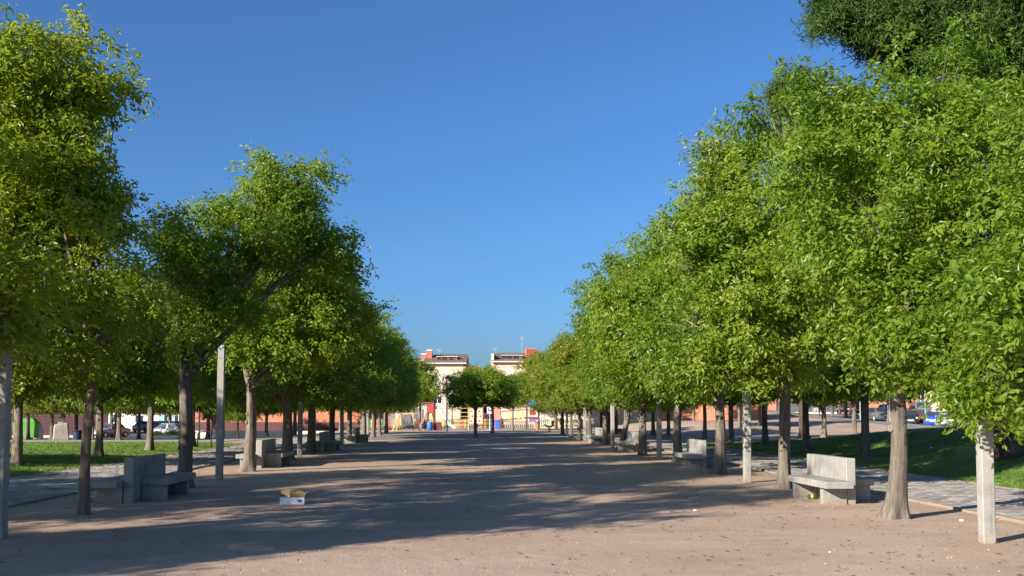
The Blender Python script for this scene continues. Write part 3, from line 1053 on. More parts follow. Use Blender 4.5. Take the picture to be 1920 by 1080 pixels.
row_left = [
    (537, 865, P_C, 1.0, 1.0, 'left row tree standing just behind the second left bench'),
    (583, 850, P_A, 0.97, 0.97, 'left row tree with split leaning trunk in front of the third left bench'),
    (623, 836, P_C, 0.95, 0.95, 'left row tree directly behind the third left bench backrest'),
    (656, 831, P_A, 0.95, 0.93, 'left row tree right of the third left post, before the farthest left bench'),
    (681, 824, P_C, 0.92, 0.92, 'left row tree rising behind the farthest left bench'),
    (699, 820, P_A, 0.88, 0.90, 'left row tree just right of the fourth left post'),
    (711, 817, P_B, 0.84, 0.86, 'pale trunked last tree but one of the left row, near the swings'),
    (725, 813, P_C, 0.80, 0.84, 'last dark tree of the left row, beside the swings'),
]
row_right = [
    (1347, 889, P_B, 1.0, 1.0, 'right row tree with mottled trunk right of the second right bench'),
    (1273, 867, P_A, 1.0, 1.0, 'pale trunked right row tree left of the second right bench'),
    (1204, 854, P_C, 1.0, 1.02, 'dark lichened right row tree right of the third right bench'),
    (1163, 844, P_B, 0.92, 0.9, 'right row tree with strongly leaning trunk left of the third right bench'),
    (1135, 834, P_D, 0.95, 0.95, 'right row tree with pale trunk right of the farthest right bench'),
    (1107, 828, P_B, 0.92, 0.90, 'right row tree just left of the farthest right bench'),
    (1086, 824, P_D, 0.92, 0.90, 'right row tree between fourth and fifth right posts, pale trunk'),
    (1071, 820, P_D, 0.92, 0.86, 'pale trunked right row tree beside the fifth right post'),
    (1055, 816, P_D, 0.90, 0.84, 'dark trunked last tree of the right row, nearest the playground'),
]
for i, (px, py, pr, a, b, lb) in enumerate(row_left):
    place(pr, gnd(px, py), lb, 1.3 * i + 0.4, a * 1.12, b, GL)
for i, (px, py, pr, a, b, lb) in enumerate(row_right):
    place(pr, gnd(px, py), lb, 1.7 * i + 0.9, a, b, GR, tilt=((0.0, 0.20) if i == 3 else None))
# --- trees on the lawns and beyond
LL, LR, FL, FR = 'trees on the left lawn', 'trees on the right lawn', 'trees beyond the left lawn', 'trees beyond the right lawn'
lawn_left = [
    (33, 875, P_D, 1.0, 1.0, 'pale curved trunk tree on the left lawn beside the nearest left post'),
    (184, 856, P_F, 1.0, 1.05, 'dark slightly leaning tree on the left lawn behind the nearest left bench'),
    (281, 846, P_D, 1.0, 1.05, 'tree with spreading root foot on the left lawn behind the nearest left bench'),
    (361, 839, P_E, 1.0, 1.0, 'slim tree on the left lawn by the small metal rack'),
]
for i, (px, py, pr, a, b, lb) in enumerate(lawn_left):
    place(pr, gnd(px, py), lb, 2.1 * i, a, b, LL)
lawn_right = [
    (1624, 861, P_E, 1.1, 1.1, 'lawn tree with leaning trunk left of the thick flared right row trunk'),
    (1511, 848, P_D, 1.0, 1.05, 'lawn tree with pale trunk above the near right bench backrest'),
    (1435, 836, P_E, 1.05, 1.05, 'lawn tree with mottled trunk left of the straight forked trunk'),
    (1371, 833, P_F, 1.0, 1.1, 'lawn tree seen just right of the mottled right row trunk'),
    (1321, 824, P_E, 1.0, 1.0, 'slim lawn tree behind the second right bench'),
]
for i, (px, py, pr, a, b, lb) in enumerate(lawn_right):
    place(pr, gnd(px, py), lb, 1.9 * i + 0.5, a, b, LR)
shade = [
    (-15.6, 3.5, P_D, 1.1, 1.1, 'nearest of the lawn trees left of the picture, shading the near left dirt'),
    (-15.8, 9.2, P_E, 1.2, 1.2, 'second of the lawn trees left of the picture, shading the slim dark trunk'),
    (-23.0, 16.0, P_F, 1.2, 1.2, 'fourth of the lawn trees left of the picture, shading the near left lawn'),
    (-24.0, 23.0, P_D, 1.2, 1.15, 'fifth of the lawn trees left of the picture, shading the middle left lawn'),
    (-16.0, 15.0, P_D, 1.1, 1.15, 'third of the lawn trees left of the picture, shading the nearest left bench'),
]
for i, (x, y, pr, a, b, lb) in enumerate(shade):
    place(pr, (x, y, H(x, y)), lb, 0.7 + 2.2 * i, a, b, LL)
far = [
    (225, 58, P_F, 1.0, 0.95, 'small tree with dark thin trunk at the far edge of the left lawn', FL),
    (53, 62, P_F, 1.05, 0.95, 'dark tree in front of the green container', FL),
    (99, 60, P_D, 0.9, 0.85, 'thin pale trunk tree left of the stone monument', FL),
    (144, 66, P_F, 1.0, 1.0, 'dark tree right of the stone monument by the low bin', FL),
    (262, 88, P_D, 1.2, 1.15, 'tree on the far left pavement beside the silver car', FL),
    (220, 86, P_E, 1.2, 1.2, 'tree on the far left pavement left of the silver car', FL),
    (174, 78, P_F, 1.15, 1.1, 'tree on the far left pavement behind the lawn trees', FL),
    (120, 84, P_D, 1.3, 1.2, 'broad tree before the dark slatted wall on the far left', FL),
    (20, 82, P_E, 1.3, 1.3, 'far left tree at the edge of the picture before the dark wall', FL),
    (391, 66, P_F, 1.0, 0.95, 'small dark forked tree behind the walking man', FL),
    (420, 92, P_D, 0.95, 0.9, 'leafy tree against the orange wall right of the walking man', FL),
    (447, 84, P_E, 0.85, 0.75, 'low multi-stemmed tree before the pale low wall', FL),
    (501, 68, P_F, 0.9, 0.85, 'young thin tree before the orange wall, left of the second left bench', FL),
    (554, 70, P_D, 1.0, 0.95, 'pale forked tree beyond the path, right of the second left bench', FL),
    (590, 86, P_E, 1.1, 1.0, 'tree beyond the plaza behind the third left bench', FL),
    (640, 96, P_F, 1.2, 1.1, 'dense dark tree left of the playground fence', FL),
    (690, 100, P_D, 1.1, 1.05, 'bushy tree behind the left end of the playground fence', FL),
    (320, 108, P_D, 1.35, 1.2, 'tree at the car park behind the yellow flower bed', FL),
    (288, 112, P_E, 1.35, 1.25, 'tree at the car park between far parked cars', FL),
    (360, 124, P_F, 1.4, 1.3, 'tall tree left of the orange building', FL),
    (210, 128, P_D, 1.7, 1.5, 'large tree closing the far left car park', FL),
    (90, 118, P_F, 1.8, 1.6, 'large dark tree behind the slatted wall on the far left', FL),
    (-40, 110, P_D, 1.8, 1.6, 'large tree behind the left edge of the picture', FL),
    (440, 130, P_E, 1.8, 1.6, 'large tree rising behind the orange building', FL),
    (560, 136, P_F, 1.8, 1.55, 'large tree behind the right end of the orange building', FL),
    (892, 63, P_G, 0.92, 0.90, 'round topped tree standing alone at the plaza end before the playground', None),
    (923, 74, P_G, 0.85, 0.97, 'thin trunk tree beside the dog sign', None),
    (962, 84, P_G, 0.62, 0.95, 'slim tree in front of the rope bridge', None),
    (788, 97, P_E, 0.95, 1.1, 'greyish loose tree over the swings', None),
    (1042, 92, P_D, 1.05, 0.95, 'forked tree behind the spring rider', None),
    (1015, 98, P_D, 1.2, 1.1, 'yellowish tree behind the right play tower', None),
    (1225, 67, P_F, 1.0, 0.95, 'small dark tree on the paving left of the third right post', FR),
    (1252, 64, P_E, 1.0, 0.92, 'small tree on the paving right of the third right post', FR),
    (1172, 92, P_D, 1.0, 0.9, 'forked tree against the cream wall behind the leaning trunk', FR),
    (1300, 88, P_E, 0.95, 0.85, 'forked tree on the sandy bank before the orange wall', FR),
    (1385, 76, P_F, 1.1, 1.0, 'thin dark tree beyond the right lawn before the orange wall', FR),
    (1425, 78, P_E, 1.1, 1.05, 'dark tree at the end of the orange wall', FR),
    (1543, 62, P_F, 1.15, 1.1, 'slim dark tree at the edge of the mound near the walking pair', FR),
    (1600, 60, P_E, 1.2, 1.15, 'slim dark tree in front of the red van', FR),
    (1470, 104, P_D, 1.4, 1.3, 'tree left of the blue slatted wall', FR),
    (1560, 116, P_E, 1.4, 1.3, 'pale trunk tree before the blue slatted wall', FR),
    (1585, 110, P_D, 1.35, 1.25, 'pale trunk tree left of the red van', FR),
    (1665, 100, P_F, 1.3, 1.2, 'tree at the street behind the thick flared trunk', FR),
    (1790, 92, P_D, 1.2, 1.3, 'pale thin tree in front of the silver car', FR),
    (1730, 128, P_F, 1.6, 1.5, 'large tree at the top of the rising street', FR),
    (1850, 120, P_D, 1.7, 1.6, 'large tree behind the parked blue car', FR),
    (1950, 110, P_E, 1.7, 1.6, 'large tree at the right edge beyond the street', FR),
    (1400, 128, P_D, 1.9, 1.6, 'large tree rising behind the orange wall', FR),
    (1260, 134, P_F, 1.7, 1.45, 'large tree behind the join of cream and orange walls', FR),
    (1120, 126, P_D, 1.5, 1.3, 'large tree behind the cream wall', FR),
]
for i, (px, d, pr, a, b, lb, g) in enumerate(far):
    place(pr, spot(px, d), lb, 2.4 * i + 0.3, a, b, g)
for pr in (P_A, P_B, P_C, P_D, P_E, P_F, P_G):
    pr['category'] = 'tree'

# --- pine on the right lawn
pg = gnd(1890, 861)
pd_ = (pg - EYE).dot(FWD)
pine = thing('pine_tree', pg, 'tall pine with massive furrowed trunk on the right lawn', 'tree')
top = at(1905, -160, pd_) - pg
mb, pts, rad = trunk_mesh(61, 0.36, top, 24, 0.25, 0.6)
mb.obj('trunk', 'bark_pine', pine, smooth=True)
pb = [(1585, 15, 30, 46), (1640, 45, 30.5, 50), (1570, -40, 30, 60), (1700, 30, 30.5, 70), (1790, 20, 31, 70), (1860, 60, 31, 60), (1910, 20, 30, 80), (1680, -70, 31, 90), (1800, -90, 31, 100), (1930, -110, 31, 110), (1860, -220, 31, 130), (1700, -220, 31, 110), (2030, 30, 31, 110), (1740, 90, 33, 60), (1905, 180, 32, 22), (2000, -260, 31, 130), (1590, -150, 31, 80), (1850, 95, 29, 60), (1900, 60, 29, 70), (1960, 90, 29, 80), (1800, 60, 29, 64), (1830, 0, 29, 80), (1730, 0, 29, 70), (1650, 0, 29.5, 60), (1900, -30, 29, 90), (1930, 150, 29.5, 40), (1890, 110, 29, 50), (1860, 30, 28.5, 70), (1930, 10, 28.5, 80)]
PF = pd_ / 30.0
blobs = [(tuple(at(a, b, c * PF) - pg), r * c * PF / F) for a, b, c, r in pb]
bp = MB()
rp_ = random.Random(62)
for c, r in blobs:
    c = Vector(c)
    st_ = top * min(1.0, max(0.62, (c.z - 1.2) / top.z))
    pts = curve3(st_, (c - st_) * 0.4 + Vector((0, 0, -0.4)), c, 7)
    bp.tube(pts, [0.055 * (1 - i / 7) + 0.02 for i in range(8)], 6)
    for q in range(12):
        dq = Vector((rp_.gauss(0, 1), rp_.gauss(0, 1), rp_.gauss(0.2, 0.7))).normalized()
        bp.tube(curve3(pts[rp_.randint(4, 7)], dq * r * 0.3, c + dq * r * rp_.uniform(0.6, 0.95), 4), [0.022, 0.018, 0.013, 0.009, 0.004], 4, False)
bp.obj('branches', 'bark_pine', pine, smooth=True)
cr = link('crown', crown_mesh('crown', blobs, 1100, 0.20, 0.030, 63, 3, False, 16, True, -0.95, 0.42), 'needle', pine)
cr['kind'] = 'stuff'
pg2 = spot(1505, 58)
pine2 = thing('pine_tree', pg2, 'second pine whose top pokes out left of the big right crowns', 'tree')
mb, pts, rad = trunk_mesh(64, 0.26, at(1500, 180, 58) - pg2, 14, 0.25, 0.6)
mb.obj('trunk', 'bark_pine', pine2, smooth=True)
blobs = [(tuple(at(a, b, c) - pg2), r * c / F) for a, b, c, r in [(1478, 150, 58, 26), (1452, 172, 58, 22), (1510, 190, 58, 44), (1560, 220, 58, 60), (1470, 230, 58, 50), (1530, 290, 58, 70)]]
branch_builder(65, at(1500, 260, 58) - pg2, 0.2, blobs, 6, 0.5).obj('branches', 'bark_pine', pine2, smooth=True)
cr = link('crown', crown_mesh('crown', blobs, 160, 0.34, 0.04, 66, 3, False, 14, True, -0.55), 'needle', pine2)
cr['kind'] = 'stuff'

# ------------------------------------------------------------------ concrete benches
def make_bench():
    """double bench: upright slab, a seat slab on each side shifted along it, plates as legs"""
    t = thing('concrete_bench', (0, 0, 0), '', 'bench')
    MB().box(-0.085, 0.085, -0.97, 0.97, -0.05, 0.79).obj('backrest', 'concrete', t, 0.014)
    for s in (1, -1):
        y0, y1 = (-0.58, 1.30) if s > 0 else (-1.30, 0.58)
        x0, x1 = 0.090, 0.58
        a, b = (x0, x1) if s > 0 else (-x1, -x0)
        MB().box(a, b, y0, y1, 0.285, 0.405).obj('seat', 'concrete', t, 0.008)
        a, b = (x0 + 0.004, x1 - 0.055) if s > 0 else (-x1 + 0.055, -x0 - 0.004)
        for yy in ((y0 + 0.06, y0 + 0.18), (y1 - 0.42, y1 - 0.30)) if s > 0 else ((y1 - 0.18, y1 - 0.06), (y0 + 0.30, y0 + 0.42)):
            MB().box(a, b, yy[0], yy[1], -0.05, 0.283).obj('leg_plate', 'concrete', t, 0.006)
    return t


bench = make_bench()
benches = [(-5.97, 18.75, 'nearest left concrete double bench with scribbled backrest beside the slim dark trunk'),
           (-5.95, 29.6, 'second left concrete double bench right of the double trunk tree'),
           (-5.9, 41.0, 'third left concrete double bench behind the split leaning trunk'),
           (-5.85, 52.0, 'farthest left concrete double bench, dark seat end showing'),
           (6.62, 18.1, 'nearest right concrete double bench with a bottle lying under its seat'),
           (6.62, 28.9, 'second right concrete double bench between pale and mottled trunks'),
           (6.62, 40.3, 'third right concrete double bench right of the leaning trunk'),
           (6.62, 50.6, 'farthest right concrete double bench left of a pale trunk')]
for i, (x, y, lb) in enumerate(benches):
    b = bench if i == 0 else copy_tree(bench)
    b.location = (x, y, 0)
    b.rotation_euler = (0, 0, R([0.6, -0.5, 0.8, 0, 1.0, -0.6, 0.5, 0][i]) + (0 if x < 0 else 0))
    b['label'] = lb
    b['group'] = 'concrete benches along the plaza'
    if i == 0:
        near_bench = b
# scribble on the nearest left bench
rgp = random.Random(3)
sc = MB()
for q in range(5):
    y0, z0 = -0.66 + 0.09 * q, 0.55 + 0.05 * math.sin(q * 2.0)
    pts = [(0.0865, y0 + 0.07 * math.cos(a * 0.9 + q) * (0.6 + 0.1 * q), z0 + 0.10 * math.sin(a * 0.8 + q * 1.3)) for a in range(0, 8)]
    for a_, b_ in zip(pts[:-1], pts[1:]):
        sc.bar(a_, b_, 0.012, 0.003)
sc.obj('scribble', 'scratch', near_bench)

# ------------------------------------------------------------------ tall concrete posts
def make_post():
    t = thing('light_column', (0, 0, 0), '', 'column')
    MB().box(-0.075, 0.075, -0.075, 0.075, -0.1, 2.84).obj('shaft', 'post', t, 0.010)
    MB().box(-0.068, 0.068, -0.068, 0.068, 2.842, 3.17).obj('lamp_head', 'grey_metal', t, 0.006)
    MB().box(-0.079, 0.079, -0.079, 0.079, 3.172, 3.20).obj('cap', 'dark_metal', t, 0.004)
    return t


post = make_post()
posts = [(-2, 1010, 'nearest left concrete column, cut by the picture edge'),
         (411, 901, 'second left concrete column, beside the thick forked trunk'),
         (562, 857, 'third left concrete column, right of the second left bench'),
         (641, 837, 'fourth left concrete column, right of the third left bench'),
         (689, 821, 'fifth left concrete column, near the farthest left bench'),
         (1851, 1018, 'nearest right concrete column under the low glossy branch'),
         (1401, 905, 'second right concrete column with a dark strap halfway up'),
         (1236, 862, 'third right concrete column, pale at the foot and mottled above'),
         (1149, 840, 'fourth right concrete column left of the leaning trunk'),
         (1097, 827, 'fifth right concrete column left of the farthest right bench'),
         (1063, 818, 'sixth right concrete column nearest the playground')]
for i, (px, py, lb) in enumerate(posts):
    p = post if i == 0 else copy_tree(post)
    p.location = gnd(px, py)
    p.rotation_euler = (R(0.3 * math.sin(i * 2.1)), R(0.35 * math.sin(i * 1.3)), R(2 * math.sin(i)))
    p.scale = (1.04, 1.04, 1)
    p['label'] = lb
    p['group'] = 'concrete columns along the plaza'
    if i == 6:
        MB().box(-0.08, 0.08, -0.08, 0.08, 1.04, 1.062).obj('strap', 'dark_metal', p)

# ------------------------------------------------------------------ cardboard box and litter
g = gnd(548, 945)
bx = thing('cardboard_box', g, 'open cardboard box with white printed sides on the shaded dirt', 'box', R(8))
w, d, hh, th = 0.205, 0.15, 0.125, 0.006
for a in ((-w, w, -d, -d + th), (-w, w, d - th, d), (-w, -w + th, -d + th, d - th), (w - th, w, -d + th, d - th)):
    MB().box(a[0], a[1], a[2], a[3], 0, hh).obj('side', 'box_white', bx)
MB().box(-w, w, -d, d, 0.001, 0.006).obj('bottom', 'cardboard', bx)
fl = MB(); fl.hexa([(-w, d, hh), (w, d, hh), (w, d - th, hh), (-w, d - th, hh)], [(-w + .01, d + 0.05, hh + 0.12), (w + .01, d + 0.05, hh + 0.12), (w + .01, d + 0.045, hh + 0.12), (-w + .01, d + 0.045, hh + 0.12)])
fl.obj('flap', 'cardboard', bx)
fl = MB(); fl.hexa([(-w, -d, hh), (-w + th, -d, hh), (-w + th, d, hh), (-w, d, hh)], [(-w - 0.075, -d, hh + 0.085), (-w - 0.07, -d, hh + 0.085), (-w - 0.07, d, hh + 0.085), (-w - 0.075, d, hh + 0.085)])
fl.obj('flap', 'cardboard', bx)
fl = MB(); fl.hexa([(w - th, -d, hh), (w, -d, hh), (w, d, hh), (w - th, d, hh)], [(w + 0.05, -d, hh + 0.10), (w + 0.056, -d, hh + 0.10), (w + 0.056, d, hh + 0.10), (w + 0.05, d, hh + 0.10)])
fl.obj('flap', 'cardboard', bx)
fl = MB(); fl.hexa([(-w + .16, -d, hh - .003), (w, -d, hh - .003), (w, -d + th, hh - .003), (-w + .16, -d + th, hh - .003)], [(-w + .17, -d - 0.03, hh + 0.085), (w + .02, -d - 0.03, hh + 0.085), (w + .02, -d - 0.025, hh + 0.085), (-w + .17, -d - 0.025, hh + 0.085)])
fl.obj('flap', 'cardboard', bx)
MB().box(0.09, 0.17, -d - 0.002, -d - 0.0005, 0.055, 0.085).obj('print', 'ink_blue', bx)
MB().box(0.10, 0.16, -d - 0.002, -d - 0.0005, 0.035, 0.048).obj('print', 'ink_blue', bx)


def crumple(name, loc, size, mat, label, cat, seed):
    rg = random.Random(seed)
    bm = bmesh.new()
    bmesh.ops.create_icosphere(bm, subdivisions=2, radius=size)
    for v in bm.verts:
        v.co = Vector((v.co.x * 1.1, v.co.y * 0.85, v.co.z * 0.6)) * rg.uniform(0.65, 1.2)
        v.co.z += size * 0.5
    me = bpy.data.meshes.new(name)
    bm.to_mesh(me); bm.free()
    o = link(name, me, mat)
    o.location = loc
    return tag(o, label, cat, 'litter on the dirt')


crumple('crumpled_paper', gnd(1303, 959), 0.026, 'paper', 'crumpled white paper on shaded dirt before the near right bench', 'litter', 1)
crumple('crumpled_paper', gnd(662, 1001), 0.024, 'teal', 'crumpled pale wrapper in the middle of the foreground', 'litter', 2)
crumple('crumpled_paper', gnd(1803, 978), 0.030, 'paper', 'flat white scrap between thick trunk and near right column', 'litter', 3)
crumple('crumpled_paper', gnd(1563, 952), 0.018, 'pink', 'small pinkish scrap at the foot of the near right bench', 'litter', 4)
crumple('crumpled_paper', gnd(1556, 1036), 0.012, 'paper', 'tiny white scrap on sunlit foreground dirt', 'litter', 5)
crumple('crumpled_paper', gnd(76, 884), 0.035, 'paper', 'white scrap lying on the left lawn edge', 'litter', 6)
crumple('crumpled_paper', gnd(1746, 842), 0.06, 'paper', 'pale scrap lying on the right mound', 'litter', 7)
bt = thing('glass_bottle', gnd(1528, 936) + Vector((0, 0, 0.045)), 'green bottle lying in the dirt under the nearest right bench seat', 'bottle', R(12))
pts = [(-0.14, 0, 0), (-0.135, 0, 0), (0.03, 0, 0), (0.07, 0, 0), (0.10, 0, 0), (0.16, 0, 0), (0.165, 0, 0)]
MB().tube(pts, [0.02, 0.04, 0.04, 0.032, 0.015, 0.013, 0.012], 14).obj('glass', 'bottle', bt, smooth=True)
MB().tube([(-0.10, 0, 0), (-0.02, 0, 0)], [0.0415, 0.0415], 14).obj('paper_label', 'yellow', bt, smooth=True)
MB().tube([(0.145, 0, 0), (0.172, 0, 0)], [0.0155, 0.0155], 10).obj('neck_foil', 'orange', bt, smooth=True)

# ------------------------------------------------------------------ small furniture left
rk = thing('bike_rack', gnd(383, 841), 'small dark metal hoop rack on the left lawn edge', 'rack', R(10))
MB().tube([(-0.28, 0, -0.05), (-0.28, 0, 0.62), (-0.24, 0, 0.70), (-0.17, 0, 0.72), (0.17, 0, 0.72), (0.24, 0, 0.70), (0.28, 0, 0.62), (0.28, 0, -0.05)], 0.028, 8).obj('hoop', 'dark_metal', rk, smooth=True)
MB().bar((-0.28, 0, 0.38), (0.28, 0, 0.38), 0.03).obj('cross_bar', 'dark_metal', rk)
mn = thing('stone_monument', spot(117, 60), 'rough pale stone block with small block on top beyond the left lawn', 'monument', R(20))
mb = MB(); mb.hexa([(-0.48, -0.35, -0.3), (0.50, -0.35, -0.3), (0.48, 0.35, -0.3), (-0.46, 0.35, -0.3)], [(-0.40, -0.28, 0.95), (0.36, -0.30, 1.05), (0.40, 0.28, 0.98), (-0.36, 0.30, 0.90)])
mb.obj('block', 'stone', mn, 0.05)
mb = MB(); mb.hexa([(-0.2, -0.2, 0.9), (0.22, -0.2, 0.9), (0.2, 0.2, 0.9), (-0.2, 0.2, 0.9)], [(-0.18, -0.17, 1.38), (0.2, -0.18, 1.36), (0.18, 0.18, 1.38), (-0.19, 0.18, 1.40)])
mb.obj('top_block', 'stone', mn, 0.03)
bn = thing('litter_bin', spot(147, 60), 'low dark blue litter bin right of the stone monument', 'bin')
MB().tube([(0, 0, -0.05), (0, 0, 0.5), (0, 0, 0.55), (0, 0, 0.55)], [0.22, 0.27, 0.30, 0.25], 14).obj('body', 'navy', bn)
MB().tube([(0, 0, 0.555), (0, 0, 0.60)], [0.28, 0.22], 14).obj('lid', 'dark_metal', bn)
gc = thing('recycling_container', spot(51, 80), 'bright green recycling container on the far left pavement', 'container', R(8))
MB().hexa([(-0.78, -0.6, 0.12), (0.78, -0.6, 0.12), (0.78, 0.6, 0.12), (-0.78, 0.6, 0.12)], [(-0.85, -0.66, 1.35), (0.85, -0.66, 1.35), (0.85, 0.66, 1.35), (-0.85, 0.66, 1.35)]).obj('body', 'lime', gc, 0.05)
MB().hexa([(-0.86, -0.67, 1.352), (0.86, -0.67, 1.352), (0.86, 0.67, 1.352), (-0.86, 0.67, 1.352)], [(-0.6, -0.4, 1.68), (0.6, -0.4, 1.68), (0.6, 0.4, 1.68), (-0.6, 0.4, 1.68)]).obj('lid', 'lime', gc, 0.03)
for sx in (-0.6, 0.6):
    MB().tube([(sx - 0.06, -0.5, 0.09), (sx + 0.06, -0.5, 0.09)], 0.09, 10).obj('wheel', 'rubber', gc)
wc = thing('bottle_bank', spot(69, 82), 'white rounded bottle bank right of the green container', 'container')
MB().tube([(0, 0, 0.0), (0, 0, 0.1), (0, 0, 0.9), (0, 0, 1.25), (0, 0, 1.45), (0, 0, 1.52)], [0.5, 0.58, 0.56, 0.46, 0.26, 0.05], 16).obj('body', 'white', wc, smooth=True)
for s in (-0.2, 0.2):
    MB().tube([(s, -0.50, 1.08), (s, -0.54, 1.06)], 0.1, 10).obj('hole', 'dark_metal', wc)

# flower bed
fb = thing('flower_bed', spot(328, 84), 'stone planter with dense yellow flowers before the car park', 'flower bed')
MB().box(-1.5, 1.5, -0.6, 0.6, -0.3, 0.35).obj('planter', 'white_wall', fb, 0.03)
cl = crown_mesh('flowers', [((x, 0, 0.55), (0.55, 0.55, 0.38)) for x in (-1.1, -0.4, 0.3, 1.0)], 260, 0.12, 0.08, 71, 0.2, False, sat=0)
o = link('flowers', cl, 'flower', fb); o['kind'] = 'stuff'
cl = crown_mesh('leaves', [((x, 0, 0.45), (0.6, 0.58, 0.34)) for x in (-1.1, -0.4, 0.3, 1.0)], 160, 0.14, 0.07, 72, 0.2, False, sat=0)
o = link('leaves', cl, 'leaf_fresh', fb); o['kind'] = 'stuff'

# ------------------------------------------------------------------ walls and buildings
def wall_thing(name, p, q, h, t, mat, label, z0=-0.6, cap=None, plinth=None, cat='wall', rail=None, group=None):
    """straight wall between two ground points"""
    a, b = Vector(p), Vector(q)
    base = min(a.z, b.z)
    d = (b - a); d.z = 0
    L = d.length
    o = thing(name, (a.x, a.y, base), label, cat, math.atan2(d.y, d.x), group)
    lo = z0
    if plinth:
        MB().box(-0.02, L + 0.02, -t / 2 - 0.03, t / 2 + 0.03, z0, plinth[0]).obj('plinth', plinth[1], o)
        lo = plinth[0] + 0.002
    MB().box(0, L, -t / 2, t / 2, lo, h).obj('wall_face', mat, o)
    if cap:
        MB().box(-0.05, L + 0.05, -t / 2 - 0.06, t / 2 + 0.06, h + 0.002, h + 0.12).obj('coping', cap, o)
    return o, L


# long low orange building on the left with dark plinth, pale low wall before it
a, b = spot(352, 100), spot(700, 100)
ob, L = wall_thing('orange_building', a, b, 4.6, 0.3, 'brick_orange', 'long low orange brick building with dark plinth behind the left trees', cat='building', plinth=(1.55, 'maroon'))
MB().box(0.1, L - 0.1, 0.16, 9, -0.6, 4.55).obj('body', 'brick_orange', ob)
MB().box(-0.3, L + 0.3, -0.4, 9.4, 4.63, 4.85).obj('roof_slab', 'cream_light', ob)
wall_thing('low_wall', spot(345, 96), spot(690, 94), 0.72, 0.3, 'white_wall', 'pale low wall in front of the orange building on the left', cap=None)
# cream wall and orange wall on the right
wall_thing('cream_wall', spot(1002, 98), spot(1236, 96), 2.15, 0.3, 'cream_light', 'long plain cream wall right of the playground', cap='cream')
ow, L = wall_thing('orange_building', spot(1238, 95.5), spot(1434, 94), 2.6, 0.3, 'brick_orange', 'orange brick building side above the sandy bank on the right', cat='building')
MB().box(0.1, L - 0.1, 0.16, 8, -0.6, 2.55).obj('body', 'brick_orange', ow)
MB().box(-0.2, L + 0.2, -0.3, 8.2, 2.603, 2.8).obj('roof_slab', 'cream', ow)


def slat_wall(name, p, q, h, mat, label, n, group=None):
    a, b = Vector(p), Vector(q)
    d = b - a; d.z = 0
    L = d.length
    o = thing(name, (a.x, a.y, min(a.z, b.z)), label, 'wall', math.atan2(d.y, d.x), group)
    MB().box(0, L, -0.12, 0.12, -0.5, 0.25).obj('base_wall', 'white_wall', o)
    MB().box(0.05, L - 0.05, 0.02, 0.06, 0.252, h - 0.05).obj('backing', 'navy' if mat == 'garage' else 'maroon', o)
    me = None
    for i in range(n):
        z = 0.30 + (h - 0.35) * i / n
        if me is None:
            me = MB().box(0, L, -0.05, 0.0, 0, (h - 0.35) / n * 0.86).mesh('slat')
            me.materials.append(M[mat])
        s = link('slat', me, None, o)
        s.location = (0, 0, z)
    for i in range(int(L / 3) + 1):
        MB().box(-0.05, 0.05, -0.09, -0.052, 0.25, h).obj('post', 'dark_metal', o).location = (min(L - 0.05, i * 3 + 0.05), 0, 0)
    return o


slat_wall('slatted_wall', spot(1455, 128), spot(1568, 128), 1.75, 'garage', 'blue grey slatted wall behind the walking pair on the right', 8)
slat_wall('slatted_wall', spot(-60, 98), spot(205, 100), 2.6, 'maroon', 'dark red slatted wall behind the green container on the left', 10)
wall_thing('cream_building', spot(1725, 150), spot(1960, 142), 5.2, 0.4, 'cream', 'cream building wall above the parked cars on the right', cat='building', cap='brick_orange')
wall_thing('brick_building', spot(1440, 158), spot(1720, 156), 6.0, 0.5, 'brick_orange', 'orange brick building behind the blue slatted wall', cat='building', cap='cream')


def windows(parent, rects, y, depth=0.05, shutter=0.0, group=None):
    """openings on a face looking to -y: frame, pane and roller shutter"""
    for (x0, x1, z0, z1) in rects:
        f = MB()
        tk = 0.07
        f.box(x0 - tk, x0, y - 0.04, y + 0.02, z0 - tk, z1 + tk).box(x1, x1 + tk, y - 0.04, y + 0.02, z0 - tk, z1 + tk)
        f.box(x0, x1, y - 0.04, y + 0.02, z1, z1 + tk).box(x0, x1, y - 0.07, y + 0.02, z0 - tk, z0)
        fo = f.obj('window', 'white', parent)
        zs = z1 - (z1 - z0) * shutter
        if shutter < 1:
            MB().box(x0, x1, y - 0.012, y - 0.004, z0, zs).obj('pane', 'glass', fo)
            MB().box((x0 + x1) / 2 - 0.03, (x0 + x1) / 2 + 0.03, y - 0.03, y - 0.013, z0, zs).obj('mullion', 'white', fo)
        if shutter > 0:
            s = MB()
            k = max(2, int((z1 - zs) / 0.16))
            for i in range(k):
                s.box(x0, x1, y - 0.032, y - 0.013, zs + (z1 - zs) * i / k, zs + (z1 - zs) * (i + 0.88) / k)
            s.obj('shutter', 'shutter', fo)


def antenna(parent, x, y, z, h):
    b = MB().tube([(x, y, z), (x, y, z + h)], 0.035, 6)
    for i in range(4):
        b.bar((x - 0.5 + 0.08 * i, y, z + h - 0.12 * i - 0.05), (x + 0.5 - 0.08 * i, y, z + h - 0.12 * i - 0.05), 0.03)
    b.bar((x, y - 0.5, z + h - 0.02), (x, y + 0.4, z + h - 0.02), 0.03)
    b.obj('antenna', 'grey_metal', parent)


D0 = 132.0
S = D0 / F                                    # metres per pixel at the houses


def zpx(py, d=D0): return CAMH + (HOR - py) * d / F


